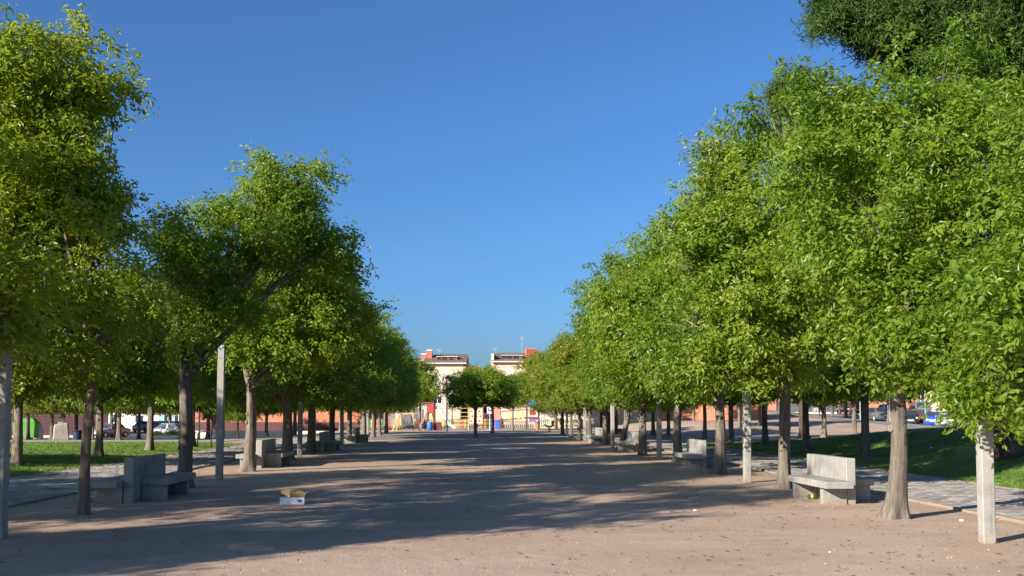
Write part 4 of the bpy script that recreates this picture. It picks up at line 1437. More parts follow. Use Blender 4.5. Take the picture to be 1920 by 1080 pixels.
def house(px0, px1, eave_py, ridge_py, label, dist=D0):
    p0, p1 = spot(px0, dist), spot(px1, dist)
    W = (p1 - p0).length
    o = thing('terrace_house', (p0.x, p0.y, 0), label, 'house', -YAW)
    e, r = zpx(eave_py, dist), zpx(ridge_py, dist)
    dp = 9.5
    MB().box(0, W, 0, dp, -0.5, e).obj('wall', 'cream', o)
    rf = MB()
    ov = 0.45
    rf.raw([(-ov, -ov, e + 0.003), (W + ov, -ov, e + 0.003), (W + ov, dp + ov, e + 0.003), (-ov, dp + ov, e + 0.003), (-ov, dp / 2, r), (W + ov, dp / 2, r),
            (-ov, -ov, e + 0.16), (W + ov, -ov, e + 0.16)],
           [(0, 1, 2, 3), (0, 6, 7, 1), (6, 4, 5, 7), (4, 3, 2, 5), (0, 3, 4, 6), (1, 7, 5, 2)])
    ro = rf.obj('roof', 'roof', o)
    MB().box(-ov - 0.02, W + ov + 0.02, -ov - 0.10, -ov - 0.003, e - 0.04, e + 0.12).obj('cornice', 'cream_light', o)
    MB().box(0.003, W - 0.003, -0.05, -0.002, e - 1.75, e - 0.95).obj('band', 'cream_light', o)
    return o, ro, W, e, r, dp


def dormer(ro, x0, x1, e, r, dp):
    z0, z1 = e + (r - e) * 0.28, e + (r - e) * 0.62
    yf = dp / 2 * 0.22
    d = MB().box(x0, x1, yf, dp * 0.42, z0 - 0.2, z1)
    do = d.obj('dormer', 'roof', ro)
    MB().box(x0 - 0.1, x1 + 0.1, yf - 0.18, dp * 0.44, z1 + 0.003, z1 + 0.08).obj('dormer_roof', 'cream_light', ro)
    n = 2
    w = (x1 - x0)
    for i in range(n):
        a = x0 + w * (0.22 + 0.34 * i)
        MB().box(a, a + w * 0.27, yf - 0.03, yf - 0.003, z0 + 0.12, z1 - 0.12).obj('dormer_window', 'glass', ro)
    MB().box(x0 + 0.05, x0 + w * 0.16, yf - 0.05, yf - 0.003, z0 + 0.05, z1 - 0.1).obj('dormer_window', 'glass', ro)


h1, r1, W1, e1, rr1, dp1 = house(800, 868, 682, 660, 'cream terrace house with brown tiled roof and dormer, left of the gap')
dormer(r1, (818 - 800) * S, (857 - 800) * S, e1, rr1, dp1)
windows(h1, [((813 - 800) * S, (828 - 800) * S, zpx(716), zpx(701))], -0.003, shutter=0.92)
windows(h1, [((840 - 800) * S, (856 - 800) * S, zpx(716), zpx(701))], -0.003, shutter=0.4)
windows(h1, [((813 - 800) * S, (828 - 800) * S, zpx(756), zpx(738)), ((840 - 800) * S, (856 - 800) * S, zpx(756), zpx(738))], -0.003, shutter=0.3)
MB().box(W1 + 0.003, W1 + 0.35, -0.05, dp1, -0.5, e1 - 0.2).obj('brick_strip', 'brick_orange', h1)
for i, (x0, x1, z) in enumerate(((-0.2, 0.5, 656), (-0.9, -0.25, 663))):
    c = MB().box(x0, x1, 2.2, 3.2, e1 - 0.3, zpx(z)).obj('chimney', 'brick_red', r1)
    MB().box(x0 - 0.08, x1 + 0.08, 2.12, 3.28, zpx(z) + 0.003, zpx(z) + 0.15).obj('chimney_cap', 'cream_light', r1)
MB().tube([(0.1, 2.7, zpx(656)), (0.1, 2.7, zpx(652))], 0.12, 8).obj('flue', 'grey_metal', r1)
antenna(r1, 1.3, 4.7, zpx(662), 0.9)
h2, r2, W2, e2, rr2, dp2 = house(742, 799, 689, 668, 'lower cream terrace house at the far left end behind the trees')
windows(h2, [((786 - 742) * S, (796 - 742) * S, zpx(716), zpx(706)), ((765 - 742) * S, (776 - 742) * S, zpx(716), zpx(704))], -0.003, shutter=0.3)
windows(h2, [((752 - 742) * S, (774 - 742) * S, zpx(798), zpx(762)), ((778 - 742) * S, (794 - 742) * S, zpx(798), zpx(762))], -0.003, shutter=0.0)
dormer(r2, 1.9, 3.8, e2, rr2, dp2)
h3, r3, W3, e3, rr3, dp3 = house(926, 1010, 679, 658, 'cream terrace house with tall antenna right of the gap')
dormer(r3, (940 - 926) * S, (980 - 926) * S, e3, rr3, dp3)
windows(h3, [((938 - 926) * S, (952 - 926) * S, zpx(712), zpx(698)), ((965 - 926) * S, (978 - 926) * S, zpx(712), zpx(698))], -0.003, shutter=0.7)
MB().box(-0.36, -0.003, -0.04, dp3, -0.5, zpx(663)).obj('gable_pier', 'cream_light', h3)
MB().box(0.003, 0.30, -0.045, -0.003, 2, e3 - 0.2).obj('brick_strip', 'brick_orange', h3)
c = MB().box((985 - 926) * S, (1008 - 926) * S, 2.0, 5.5, e3 - 0.2, zpx(651)).obj('chimney', 'brick_red', r3)
for i in range(7):
    x = (988 - 926) * S + i * 0.21
    MB().box(x, x + 0.09, 1.90, 1.998, e3 + 0.5, zpx(652.5)).obj('chimney_rib', 'brick_red', r3)
antenna(r3, (979.5 - 926) * S, 4.5, zpx(660), 2.4)
antenna(r3, (927.5 - 926) * S, 4.5, zpx(660), 0.9)
# orange brick blocks in the gap, further back
D1 = 175.0
p0 = spot(869, D1)
bb = thing('brick_apartments', (p0.x, p0.y, 0), 'orange brick apartment block seen through the gap between the cream houses', 'building', -YAW)
s1 = D1 / F
MB().box(0, 54 * s1, 0, 10, -0.5, zpx(697, D1)).obj('wall', 'brick_orange', bb)
MB().box(15 * s1, 31 * s1, 0.5, 8, zpx(697, D1) + 0.003, zpx(687, D1)).obj('stair_tower', 'brick_orange', bb)
MB().box(40 * s1, 53 * s1, 0.5, 8, zpx(697, D1) + 0.003, zpx(688, D1)).obj('stair_tower', 'brick_orange', bb)
MB().box(1 * s1, 8 * s1, 0.4, 8, zpx(697, D1) + 0.003, zpx(688, D1)).obj('stair_tower', 'brick_orange', bb)
windows(bb, [(29 * s1, 33 * s1, zpx(711, D1), zpx(701, D1)), (35 * s1, 39 * s1, zpx(711, D1), zpx(701, D1)), (10 * s1, 16 * s1, zpx(711, D1), zpx(702, D1))], -0.003, shutter=0.2)
# garden wall with climbing boards behind the playground
gw, L = wall_thing('garden_wall', spot(742, 120), spot(866, 120), 2.0, 0.3, 'cream', 'pinkish garden wall with dark garage doors behind the slide', cap='cream_light')
for a_, b_ in ((752, 771), (774, 794)):
    x0_, x1_ = (a_ - 742) * 120 / F, (b_ - 742) * 120 / F
    gd = MB().box(x0_, x1_, -0.20, -0.155, 0.0, 1.92).obj('garage_door', 'garage', gw)
    for k_ in range(5):
        MB().box(x0_ + 0.02, x1_ - 0.02, -0.215, -0.203, 0.08 + 0.37 * k_, 0.38 + 0.37 * k_).obj('door_panel', 'garage', gd)
cpp = spot(869, 113)
cpt = thing('shade_carport', (cpp.x, cpp.y, 0), 'added dark carport over the two cars behind the playground', 'shade_carport', -YAW)  # put in to make the dark shade over the parking behind the playground
cw_ = 50 * 113 / F
MB().box(0, cw_, 2.6, 2.75, -0.1, 2.3).obj('shade_back_wall', 'garage', cpt)  # dark-coloured wall standing in for the shade of the parking
MB().box(-0.2, cw_ + 0.2, -7.2, 2.8, 2.35, 2.5).obj('roof_slab', 'white_wall', cpt)
for k_ in range(3):
    MB().box(-0.06, 0.06, -7.06, -6.94, -0.1, 2.348).obj('post', 'grey_metal', cpt).location = (0.1 + k_ * (cw_ - 0.2) / 2, 0, 0)
for x_ in (0.0, cw_ - 0.12):
    MB().box(x_, x_ + 0.12, -6.5, 2.598, -0.1, 2.345).obj('side_wall', 'cream', cpt)
# pale shops and houses far left
D2 = 150.0
for (pa, pb_, hz, mat, lb) in ((205, 300, 6.5, 'white', 'white shop building beyond the left car park'), (300, 352, 8.0, 'teal', 'pale turquoise shop front left of the orange building'), (20, 205, 8.5, 'cream', 'cream apartment building behind the far left trees')):
    p0, p1 = spot(pa, D2), spot(pb_, D2)
    W = (p1 - p0).length
    o = thing('far_building', p0, lb, 'building', -YAW)
    MB().box(0, W - 0.05, 0, 9, -0.5, hz).obj('wall', mat, o)
    MB().box(-0.15, W + 0.1, -0.2, 9.1, hz + 0.003, hz + 0.3).obj('parapet', 'cream_light', o)
    k = max(2, int(W / 2.6))
    windows(o, [(0.7 + i * (W - 1) / k, 0.7 + i * (W - 1) / k + 1.2, z, z + 1.4) for i in range(k) for z in (1.0, 4.2)], -0.003, shutter=0.25)

# dark kiosk panel on the right paving
kp = spot(1141, 70)
ks = thing('information_kiosk', kp, 'dark maroon kiosk standing on the paving behind the right row', 'kiosk', R(-4))
MB().box(-0.62, 0.62, -0.30, 0.30, -0.1, 1.55).obj('cabinet', 'plum', ks, 0.02)
MB().box(0.63, 0.92, -0.28, 0.28, -0.1, 0.42).obj('side_box', 'plum', ks, 0.02)
MB().box(-0.66, 0.66, -0.34, 0.34, 1.553, 1.62).obj('lid', 'maroon', ks, 0.01)
MB().box(-0.02, 0.02, -0.315, -0.303, 0.05, 1.5).obj('door_seam', 'dark_metal', ks)

# ------------------------------------------------------------------ playground
def at_play(px, d): return spot(px, d)


# colourful picket fence: every picket a piece of its own
def picket_fence(px0, px1, d, label):
    a, b = spot(px0, d), spot(px1, d)
    L = (b - a).length
    o = thing('picket_fence', (a.x, a.y, 0), label, 'fence', -YAW)
    pm = {}
    seq = ['green'] * 5 + ['yellow'] * 2 + ['teal'] + ['orange'] * 2 + ['yellow'] + ['green'] * 3 + ['red', 'orange'] + ['teal'] * 2 + ['yellow'] * 3
    n = int(L / 0.19)
    for i in range(n):
        c = seq[i % len(seq)]
        if c not in pm:
            pm[c] = MB().prism([(-0.055, 0.06), (0.055, 0.06), (0.055, 0.88), (0.0, 0.95), (-0.055, 0.88)], -0.012, 0.012).mesh('picket')
            pm[c].materials.append(M[c])
        p = link('picket', pm[c], None, o)
        p.location = (0.1 + i * 0.19, -0.03, 0)
    MB().box(0, L, -0.015, 0.03, 0.22, 0.30).obj('rail', 'wood_yellow', o)
    MB().box(0, L, -0.015, 0.03, 0.66, 0.74).obj('rail', 'wood_yellow', o)
    for i in range(int(L / 2) + 1):
        MB().box(-0.05, 0.05, 0.032, 0.13, -0.1, 1.0).obj('post', 'wood_brown', o).location = (min(L - 0.06, 0.06 + 2 * i), 0, 0)
    return o


picket_fence(676, 936, 95, 'colourful low picket fence along the back of the playground')
picket_fence(1010, 1100, 94.4, 'short colourful picket fence right of the play tower')
wf = spot(938, 94.6)
o = thing('white_picket_fence', (wf.x, wf.y, 0), 'dark railed fence with white pickets below the rope bridge', 'fence', -YAW)
L = (1008 - 938) * 94.6 / F
me = MB().prism([(-0.05, 0.04), (0.05, 0.04), (0.05, 0.72), (0.0, 0.8), (-0.05, 0.72)], -0.012, 0.012).mesh('picket'); me.materials.append(M['kerb'])
for i in range(int(L / 0.19)):
    p = link('picket', me, None, o); p.location = (0.1 + i * 0.19, -0.03, 0)
MB().box(0, L, -0.015, 0.03, 0.2, 0.28).obj('rail', 'wood_brown', o)
MB().box(0, L, -0.015, 0.03, 0.6, 0.68).obj('rail', 'wood_brown', o)

d = 86.0
s = d / F
p = spot(755, d)
sw = thing('swing_set', (p.x, p.y, 0), 'dark wooden swing set with tall splayed legs', 'swing', -YAW)
MB().bar((0.0, -0.5, 0), (0.55, 0, 2.35), 0.10).obj('leg', 'wood_brown', sw)
MB().bar((0.95, 0.3, 0), (0.55, 0, 2.35), 0.10).obj('leg', 'wood_brown', sw)
MB().bar((2.0, -0.6, 0), (2.35, 0, 2.35), 0.10).obj('leg', 'wood_brown', sw)
MB().bar((2.9, 0.5, 0), (2.35, 0, 2.35), 0.10).obj('leg', 'wood_brown', sw)
MB().bar((0.35, 0, 2.38), (2.6, 0, 2.38), 0.12).obj('beam', 'wood_brown', sw)
MB().prism([(0.36, 0.0), (0.74, 0.0), (0.66, 0.42), (0.44, 0.42)], -0.06, -0.03).obj('brace_plate', 'blue', sw).location = (0, 0, 1.45)
for sx in (1.15, 1.85):
    for k in (-0.2, 0.2):
        MB().bar((sx + k, 0, 2.33), (sx + k, 0, 0.5), 0.02).obj('chain', 'steel', sw)
    MB().box(sx - 0.24, sx + 0.24, -0.1, 0.1, 0.45, 0.5).obj('swing_seat', 'rubber', sw)
d = 82.0; s = d / F
p = spot(737, d)
cf = thing('rope_climber', (p.x, p.y, 0), 'low climbing frame with yellow wooden beam and slanted legs', 'climbing frame', -YAW)
zb = 1.45
MB().bar((0.55, 0, zb), (1.95, 0, zb), 0.13).obj('beam', 'wood_yellow', cf)
MB().bar((0.0, -0.4, 0), (0.58, 0, zb), 0.11).obj('leg', 'wood_yellow', cf)
MB().bar((0.2, 0.6, 0), (0.58, 0, zb), 0.11).obj('leg', 'wood_yellow', cf)
MB().bar((2.35, -0.4, 0), (1.88, 0, zb), 0.11).obj('leg', 'wood_brown', cf)
MB().bar((2.1, 0.6, 0), (1.88, 0, zb), 0.11).obj('leg', 'wood_brown', cf)
for k in range(4):
    MB().bar((0.75 + 0.3 * k, 0, zb - 0.06), (0.75 + 0.3 * k, 0, 0.6), 0.025).obj('rope', 'cardboard', cf)
# slide tower
d = 85.0; s = d / F
p = spot(800, d)
st = thing('slide_tower', (p.x, p.y, 0), 'play tower with red panel, blue barrel and steel slide', 'slide', -YAW)
X = lambda px: (px - 800) * s
for x in (X(802), X(814)):
    for yy in (0, 1.0):
        MB().bar((x, yy, -0.1), (x, yy, zpx(757, d)), 0.11).obj('post', 'wood_brown', st)
MB().box(X(802) - 0.05, X(814) + 0.05, 0, 1.0, zpx(775, d), zpx(773, d)).obj('platform', 'wood_yellow', st)
MB().box(X(802.5), X(813.5), -0.10, -0.06, zpx(773, d), zpx(757.5, d)).obj('panel', 'red', st)
MB().box(X(801), X(815), -0.02, 1.02, zpx(757, d) + 0.003, zpx(756, d)).obj('top_board', 'wood_brown', st)
MB().tube([(X(807), -0.25, 0.03), (X(807), -0.25, 0.2), (X(807), -0.25, 0.6), (X(807), -0.25, 0.76)], [0.20, 0.25, 0.25, 0.20], 14).obj('barrel', 'blue', st, smooth=True)
MB().box(X(814.5), X(828.5), -0.10, -0.04, 0.03, 0.72).obj('panel', 'plum', st)
for k, (a_, b_) in enumerate(((803, 786), (803, 781), (803, 776))):
    MB().bar((X(a_), -0.08, zpx(b_ + 4, d)), (X(813), -0.08, zpx(b_ + 4, d)), 0.05).obj('rung', 'yellow', st)
sl = MB()
prof = [(X(817), zpx(765.5, d)), (X(823), zpx(768, d)), (X(842), zpx(796, d)), (X(847), zpx(800.5, d)), (X(854), zpx(802, d))]
for (xa, za), (xb, zb_) in zip(prof[:-1], prof[1:]):
    sl.hexa([(xa, 0.15, za - 0.05), (xa, 0.75, za - 0.05), (xa, 0.75, za), (xa, 0.15, za)], [(xb, 0.15, zb_ - 0.05), (xb, 0.75, zb_ - 0.05), (xb, 0.75, zb_), (xb, 0.15, zb_)])
sl.obj('slide_chute', 'steel', st)
for yy in (0.12, 0.76):
    sd = MB()
    for (xa, za), (xb, zb_) in zip(prof[:-1], prof[1:]):
        sd.hexa([(xa, yy, za - 0.06), (xa, yy + 0.03, za - 0.06), (xa, yy + 0.03, za + 0.20), (xa, yy, za + 0.20)], [(xb, yy, zb_ - 0.06), (xb, yy + 0.03, zb_ - 0.06), (xb, yy + 0.03, zb_ + 0.18), (xb, yy, zb_ + 0.18)])
    sd.obj('slide_side', 'white', st)
rp = MB()
rp.bar((X(789), 0.1, 0.5), (X(801), 0.1, zpx(772, d)), 0.09).bar((X(789), 0.8, 0.5), (X(801), 0.8, zpx(772, d)), 0.09)
rp.bar((X(787), 0.1, 0), (X(789.5), 0.1, 0.6), 0.09).bar((X(787), 0.8, 0), (X(789.5), 0.8, 0.6), 0.09)
rp.obj('ramp_rail', 'pink', st)
for k in range(6):
    t = k / 6
    MB().bar((X(789 + 12 * t), 0.1, 0.5 + (zpx(775, d) - 0.5) * t), (X(789 + 12 * t), 0.8, 0.5 + (zpx(775, d) - 0.5) * t), 0.07).obj('ramp_step', 'orange', st)
# climbing board right of the slide
p = spot(848, 93)
cb = thing('climbing_board', (p.x, p.y, 0), 'pale climbing board and ladder rack behind the slide foot', 'climbing frame', -YAW)
for x in (0.0, 1.5, 2.9):
    MB().bar((x, 0, -0.1), (x, 0, 2.1), 0.09).obj('post', 'wood_brown', cb)
for k in range(5):
    MB().bar((0, 0, 0.4 + 0.38 * k), (1.5, 0, 0.4 + 0.38 * k), 0.05).obj('rung', 'wood_yellow', cb)
MB().box(1.56, 2.84, -0.02, 0.02, 0.5, 2.0).obj('board', 'cream', cb)
for k in range(9):
    MB().tube([(1.75 + 0.38 * (k % 3) + 0.1 * (k // 3 % 2), -0.07, 0.75 + 0.45 * (k // 3)), (1.75 + 0.38 * (k % 3) + 0.1 * (k // 3 % 2), -0.021, 0.75 + 0.45 * (k // 3))], 0.06, 8).obj('hold', 'plum', cb)
# rope bridge and right tower
d = 88.0; s = d / F
p = spot(925, d)
pt = thing('bridge_tower', (p.x, p.y, 0), 'play structure with rope bridge, yellow boards and red panelled tower', 'playground', -YAW)
X = lambda px: (px - 925) * s
Z = lambda py: zpx(py, d)
MB().box(X(925), X(930), -0.05, 0.0, 0.05, Z(787)).obj('panel', 'purple', pt)
MB().box(X(930.2), X(937), -0.05, 0.0, 0.05, Z(787)).obj('panel', 'blue', pt)
MB().prism([(X(927), Z(786.5)), (X(939), Z(786.5)), (X(938), Z(770)), (X(932), Z(764)), (X(927), Z(770))], -0.03, 0.02).obj('panel', 'pink', pt)
for px_ in (926, 938.5):
    MB().bar((X(px_), 0.08, -0.1), (X(px_), 0.08, Z(763)), 0.10).obj('post', 'pink', pt)
MB().bar((X(940), 0, Z(772)), (X(987), 0, Z(768)), 0.08).obj('rail', 'wood_brown', pt)
MB().bar((X(940), 0, Z(787.5)), (X(987), 0, Z(782.5)), 0.09).obj('rail', 'wood_brown', pt)
MB().bar((X(940), 0.9, Z(772)), (X(987), 0.9, Z(768)), 0.08).obj('rail', 'wood_brown', pt)
for px_ in (955, 972, 980.5):
    MB().box(X(px_ - 2.2), X(px_ + 2.2), -0.08, -0.045, Z(786), Z(770.5)).obj('board', 'pale_yellow', pt)
for k in range(22):
    x = X(941 + 46 * k / 21)
    MB().box(x, x + 0.085, 0.05, 0.85, Z(789 - 5 * k / 21) - 0.06, Z(789 - 5 * k / 21)).obj('plank', 'wood_yellow' if k % 3 else 'wood_brown', pt)
for k in range(14):
    MB().bar((X(951 + 2.6 * k), -0.02, Z(799)), (X(952.3 + 2.6 * k), -0.02, Z(790)), 0.03).obj('net_cord', 'cardboard', pt)
for px_ in (988, 1010):
    for yy in (0.0, 1.1):
        MB().bar((X(px_), yy, -0.1), (X(px_), yy, Z(761)), 0.13).obj('post', 'maroon', pt)
MB().box(X(986), X(1012), -0.1, 1.2, Z(785), Z(782)).obj('platform', 'wood_brown', pt)
MB().box(X(993), X(1004.5), -0.12, -0.07, Z(778.5), Z(769)).obj('panel', 'red', pt)
MB().box(X(992), X(1011), -0.08, -0.03, Z(788), Z(781.5)).obj('panel', 'purple', pt)
MB().prism([(X(985), Z(761)), (X(1013), Z(761)), (X(999), Z(748))], -0.3, 1.4).obj('roof', 'blue', pt)
MB().tube([(X(993), -0.1, Z(790)), (X(995), -0.1, Z(788)), (X(999), -0.1, Z(787.5)), (X(1003), -0.1, Z(789)), (X(1005), -0.1, Z(793))], 0.07, 6).obj('arch', 'purple', pt)
MB().box(X(1003.5), X(1009), -0.14, -0.09, 0.0, Z(790)).obj('panel', 'orange', pt)
# spring rider
p = spot(1030, 80)
sr = thing('spring_rider', (p.x, p.y, 0), 'yellow and orange spring rider with red handle on the playground', 'spring rider', -YAW)
sp = [(0.11 * math.cos(a * 0.9), 0.11 * math.sin(a * 0.9), 0.02 + 0.011 * a) for a in range(28)]
MB().tube(sp, 0.022, 6).obj('spring', 'orange', sr)
MB().prism([(-0.42, 0.52), (-0.2, 0.34), (0.2, 0.34), (0.42, 0.5), (0.36, 0.60), (0.12, 0.5), (-0.16, 0.5), (-0.36, 0.64)], -0.09, 0.09).obj('body', 'yellow', sr, 0.02)
MB().prism([(0.16, 0.51), (0.34, 0.58), (0.40, 0.86), (0.24, 0.92), (0.14, 0.78)], -0.06, 0.06).obj('head', 'red', sr, 0.015)
MB().bar((0.2, -0.25, 0.74), (0.2, 0.25, 0.74), 0.035).obj('handle', 'green', sr)
# dog sign
p = spot(918.7, 84)
sg = thing('dog_sign', (p.x, p.y, 0), 'white sign with dark dog figure on a grey pole before the playground', 'sign', -YAW)
MB().tube([(0, 0, -0.1), (0, 0, 2.3)], 0.045, 8).obj('pole', 'grey_metal', sg)
MB().box(-0.25, 0.28, -0.075, -0.05, 1.45, 2.0).obj('panel', 'white', sg)
MB().box(-0.25, 0.28, -0.073, -0.052, 2.003, 2.28).obj('top_panel', 'blue', sg)
dog = MB().prism([(-0.16, 1.56), (-0.12, 1.56), (-0.10, 1.68), (0.08, 1.68), (0.10, 1.56), (0.14, 1.56), (0.15, 1.76), (0.22, 1.80), (0.20, 1.87), (0.13, 1.90), (0.08, 1.79), (-0.13, 1.79), (-0.20, 1.88), (-0.22, 1.86), (-0.15, 1.74)], -0.08, -0.077)
dog.obj('dog_figure', 'dark_metal', sg)
# thin poles
for px_, d_, hh_, lb in ((838, 80, 4.4, 'dark thin lamp pole in front of the slide foot'), (879, 90, 3.6, 'thin pale wooden pole behind the lone plaza tree'), (501, 88, 3.2, 'thin pale pole before the low wall on the left'),
                         (1668, 95, 4.5, 'pale street lamp pole in front of the white parked car'), (1612, 104, 4.6, 'pale street pole in front of the red van'), (1734, 90, 4.2, 'blue grey street pole left of the small blue car'), (1524, 118, 3.0, 'pale pole with round sign near the walking pair'), (375, 72, 3.6, 'grey concrete lamp column left of the walking man')):
    p = spot(px_, d_)
    o = thing('street_pole', p, lb, 'pole')
    MB().tube([(0, 0, -0.1), (0, 0, 0.3), (0, 0, hh_)], [0.09, 0.065, 0.05], 8).obj('shaft', 'dark_metal' if px_ == 838 else 'grey_metal' if px_ > 1000 or px_ == 375 else 'wood_yellow', o)
    MB().tube([(0, 0, hh_), (0, 0, hh_ + 0.06), (0, 0, hh_ + 0.1)], [0.06, 0.06, 0.02], 8).obj('cap', 'grey_metal', o)
    if px_ == 1524:
        MB().tube([(0, -0.06, hh_ - 0.3), (0, -0.09, hh_ - 0.3)], 0.28, 14).obj('disc', 'paper', o)


# ------------------------------------------------------------------ cars
def car(px, dist, rz, paint, label, kind='hatch', group='parked cars'):
    p = spot(px, dist)
    t = thing('parked_car', p, label, 'car', rz - YAW, group)
    if paint not in M:
        M[paint] = car_paint('paint_' + paint, PAINTS[paint])
    L, W, Ht = {'hatch': (3.9, 1.68, 1.46), 'sedan': (4.4, 1.74, 1.43), 'van': (4.4, 1.85, 1.9), 'mpv': (4.2, 1.75, 1.65)}[kind]
    w = W / 2
    # lower body: sections from front (-L/2) to rear
    belt = 0.92 if kind != 'van' else 1.05
    secs = [(-0.50, 0.74, 0.34, 0.58), (-0.475, 0.90, 0.22, 0.70), (-0.40, 0.97, 0.19, 0.80), (-0.22, 1.0, 0.18, belt - 0.04), (0.0, 1.0, 0.18, belt), (0.30, 1.0, 0.18, belt + 0.02), (0.42, 0.98, 0.2, belt + 0.02), (0.485, 0.93, 0.26, belt - 0.05), (0.50, 0.84, 0.36, belt - 0.15)]
    b = MB()
    vs = []
    for (u, ww, z0, z1) in secs:
        q = w * ww
        vs += [(-q * 0.88, u * L, z0), (q * 0.88, u * L, z0), (q, u * L, z0 + 0.14), (q * 1.0, u * L, z1 - 0.16), (q * 0.90, u * L, z1), (-q * 0.90, u * L, z1), (-q, u * L, z1 - 0.16), (-q, u * L, z0 + 0.14)]
    fs = []
    for i in range(len(secs) - 1):
        for k in range(8):
            fs.append((i * 8 + k, i * 8 + (k + 1) % 8, (i + 1) * 8 + (k + 1) % 8, (i + 1) * 8 + k))
    fs += [tuple(range(7, -1, -1)), tuple(range((len(secs) - 1) * 8, len(secs) * 8))]
    b.raw(vs, fs)
    b.obj('body', paint, t, 0.0, True)
    # cabin
    fr, ft, rt, rr_ = {'hatch': (-0.24, -0.06, 0.36, 0.46), 'sedan': (-0.22, -0.05, 0.24, 0.38), 'van': (-0.34, -0.20, 0.47, 0.49), 'mpv': (-0.30, -0.12, 0.40, 0.48)}[kind]
    wb, wt = w * 0.90, w * 0.70 if kind != 'van' else w * 0.82
    lo = [(-wb, fr * L, belt - 0.05), (wb, fr * L, belt - 0.05), (wb, rr_ * L, belt - 0.02), (-wb, rr_ * L, belt - 0.02)]
    hi = [(-wt, ft * L, Ht - 0.03), (wt, ft * L, Ht - 0.03), (wt, rt * L, Ht), (-wt, rt * L, Ht)]
    cabn = MB().hexa(lo, hi).obj('cabin', paint, t, 0.04)

    def pane(name, ids, shr=0.86, zs=(0.10, 0.90)):
        q = [Vector(v) for v in ids]            # lower a, lower b, upper b, upper a
        nrm = (q[1] - q[0]).cross(q[3] - q[0]).normalized()
        cen = sum(q, Vector()) / 4
        if nrm.dot(cen - Vector((0, 0.06 * L, (belt + Ht) / 2))) < 0: nrm = -nrm

        def pt(u, v):
            lo_ = q[0].lerp(q[1], u); hi_ = q[3].lerp(q[2], u)
            return lo_.lerp(hi_, v) + nrm * 0.012
        e = (1 - shr) / 2
        c = [pt(e, zs[0]), pt(1 - e, zs[0]), pt(1 - e, zs[1]), pt(e, zs[1])]
        MB().hexa([v - nrm * 0.05 for v in c], c).obj(name, 'car_glass', t)
    pane('windscreen', (lo[0], lo[1], hi[1], hi[0]), 0.9)
    pane('rear_window', (lo[3], lo[2], hi[2], hi[3]), 0.84, (0.22, 0.88))
    for sx in (0, 1):
        A, B, C_, D_ = (lo[1], lo[2], hi[2], hi[1]) if sx else (lo[0], lo[3], hi[3], hi[0])
        A, B, C_, D_ = map(Vector, (A, B, C_, D_))
        mid_l, mid_h = A.lerp(B, 0.52), D_.lerp(C_, 0.48)
        pane('side_window', (A, mid_l, mid_h, D_), 0.88)
        pane('side_window', (mid_l, B, C_, mid_h), 0.86)
    for sx in (-1, 1):
        for yy in (-0.32 * L, 0.31 * L):
            whl = MB().tube([(sx * (w - 0.19), yy, 0.30), (sx * (w - 0.165), yy, 0.30), (sx * (w + 0.005), yy, 0.30), (sx * (w + 0.02), yy, 0.30)], [0.26, 0.31, 0.31, 0.27], 18).obj('wheel', 'rubber', t, smooth=False)
            MB().tube([(sx * (w + 0.012), yy, 0.30), (sx * (w + 0.028), yy, 0.30)], [0.2, 0.17], 12).obj('rim', 'steel', whl)
        MB().box(sx * w * 0.72 - 0.17, sx * w * 0.72 + 0.17, -0.492 * L, -0.455 * L, 0.60, 0.76).obj('headlight', 'lamp_clear', t, 0.02)
        MB().box(sx * w * 0.80 - 0.10, sx * w * 0.80 + 0.10, 0.47 * L, 0.497 * L, 0.68, belt - 0.06 if kind != 'van' else 1.2).obj('tail_light', 'lamp_red', t, 0.015)
        MB().box(sx * (w + 0.07) - 0.07, sx * (w + 0.07) + 0.07, -0.17 * L, -0.14 * L, belt, belt + 0.13).obj('mirror', paint, t, 0.02)
    MB().box(-0.26, 0.26, -0.503 * L, -0.498 * L, 0.42, 0.53).obj('number_plate', 'paper', t)
    MB().box(-0.26, 0.26, 0.498 * L, 0.504 * L, 0.55, 0.66).obj('number_plate', 'paper', t)
    MB().box(-w * 0.55, w * 0.55, -0.502 * L, -0.485 * L, 0.28, 0.40).obj('grille', 'dark_metal', t, 0.01)
    return t


PAINTS = dict(c_maroon=(0.16, 0.015, 0.02), c_blue=(0.02, 0.05, 0.22), c_bright=(0.015, 0.07, 0.42), c_silver=(0.26, 0.28, 0.30), c_red=(0.45, 0.015, 0.02), c_grey=(0.12, 0.14, 0.14), c_teal=(0.10, 0.22, 0.24), c_white=(0.7, 0.7, 0.7), c_dark=(0.02, 0.025, 0.035))
GRC, GLC, GCC = 'cars parked along the right street', 'cars in the left car park', 'cars parked behind the playground'
car(1822, 82, R(-38), 'c_blue', 'dark blue hatchback with round headlight left of the near right column', 'hatch', GRC)
car(1778, 84, R(-35), 'c_silver', 'silver car parked left of the dark blue hatchback on the right street', 'hatch', GRC)
car(1750, 91, R(155), 'c_bright', 'bright blue small car showing a red tail light on the right street', 'hatch', GRC)
car(1726, 98, R(150), 'c_maroon', 'dark red car half hidden behind the blue street pole', 'hatch', GRC)
car(1699, 96, R(-12), 'c_dark', 'dark navy car facing the camera right of the thick flared trunk', 'sedan', GRC)
car(1722, 112, R(170), 'c_teal', 'grey teal van parked farther up the right street', 'van', GRC)
car(1640, 106, R(-172), 'c_grey', 'grey green sedan seen from behind left of the thick flared trunk', 'sedan', GRC)
car(1660, 118, R(178), 'c_white', 'white car parked behind the grey sedan', 'hatch', GRC)
car(1607, 124, R(165), 'c_red', 'red van parked on the rising right street', 'van', GRC)
car(1583, 132, R(170), 'c_dark', 'black car with red lamps left of the red van', 'hatch', GRC)
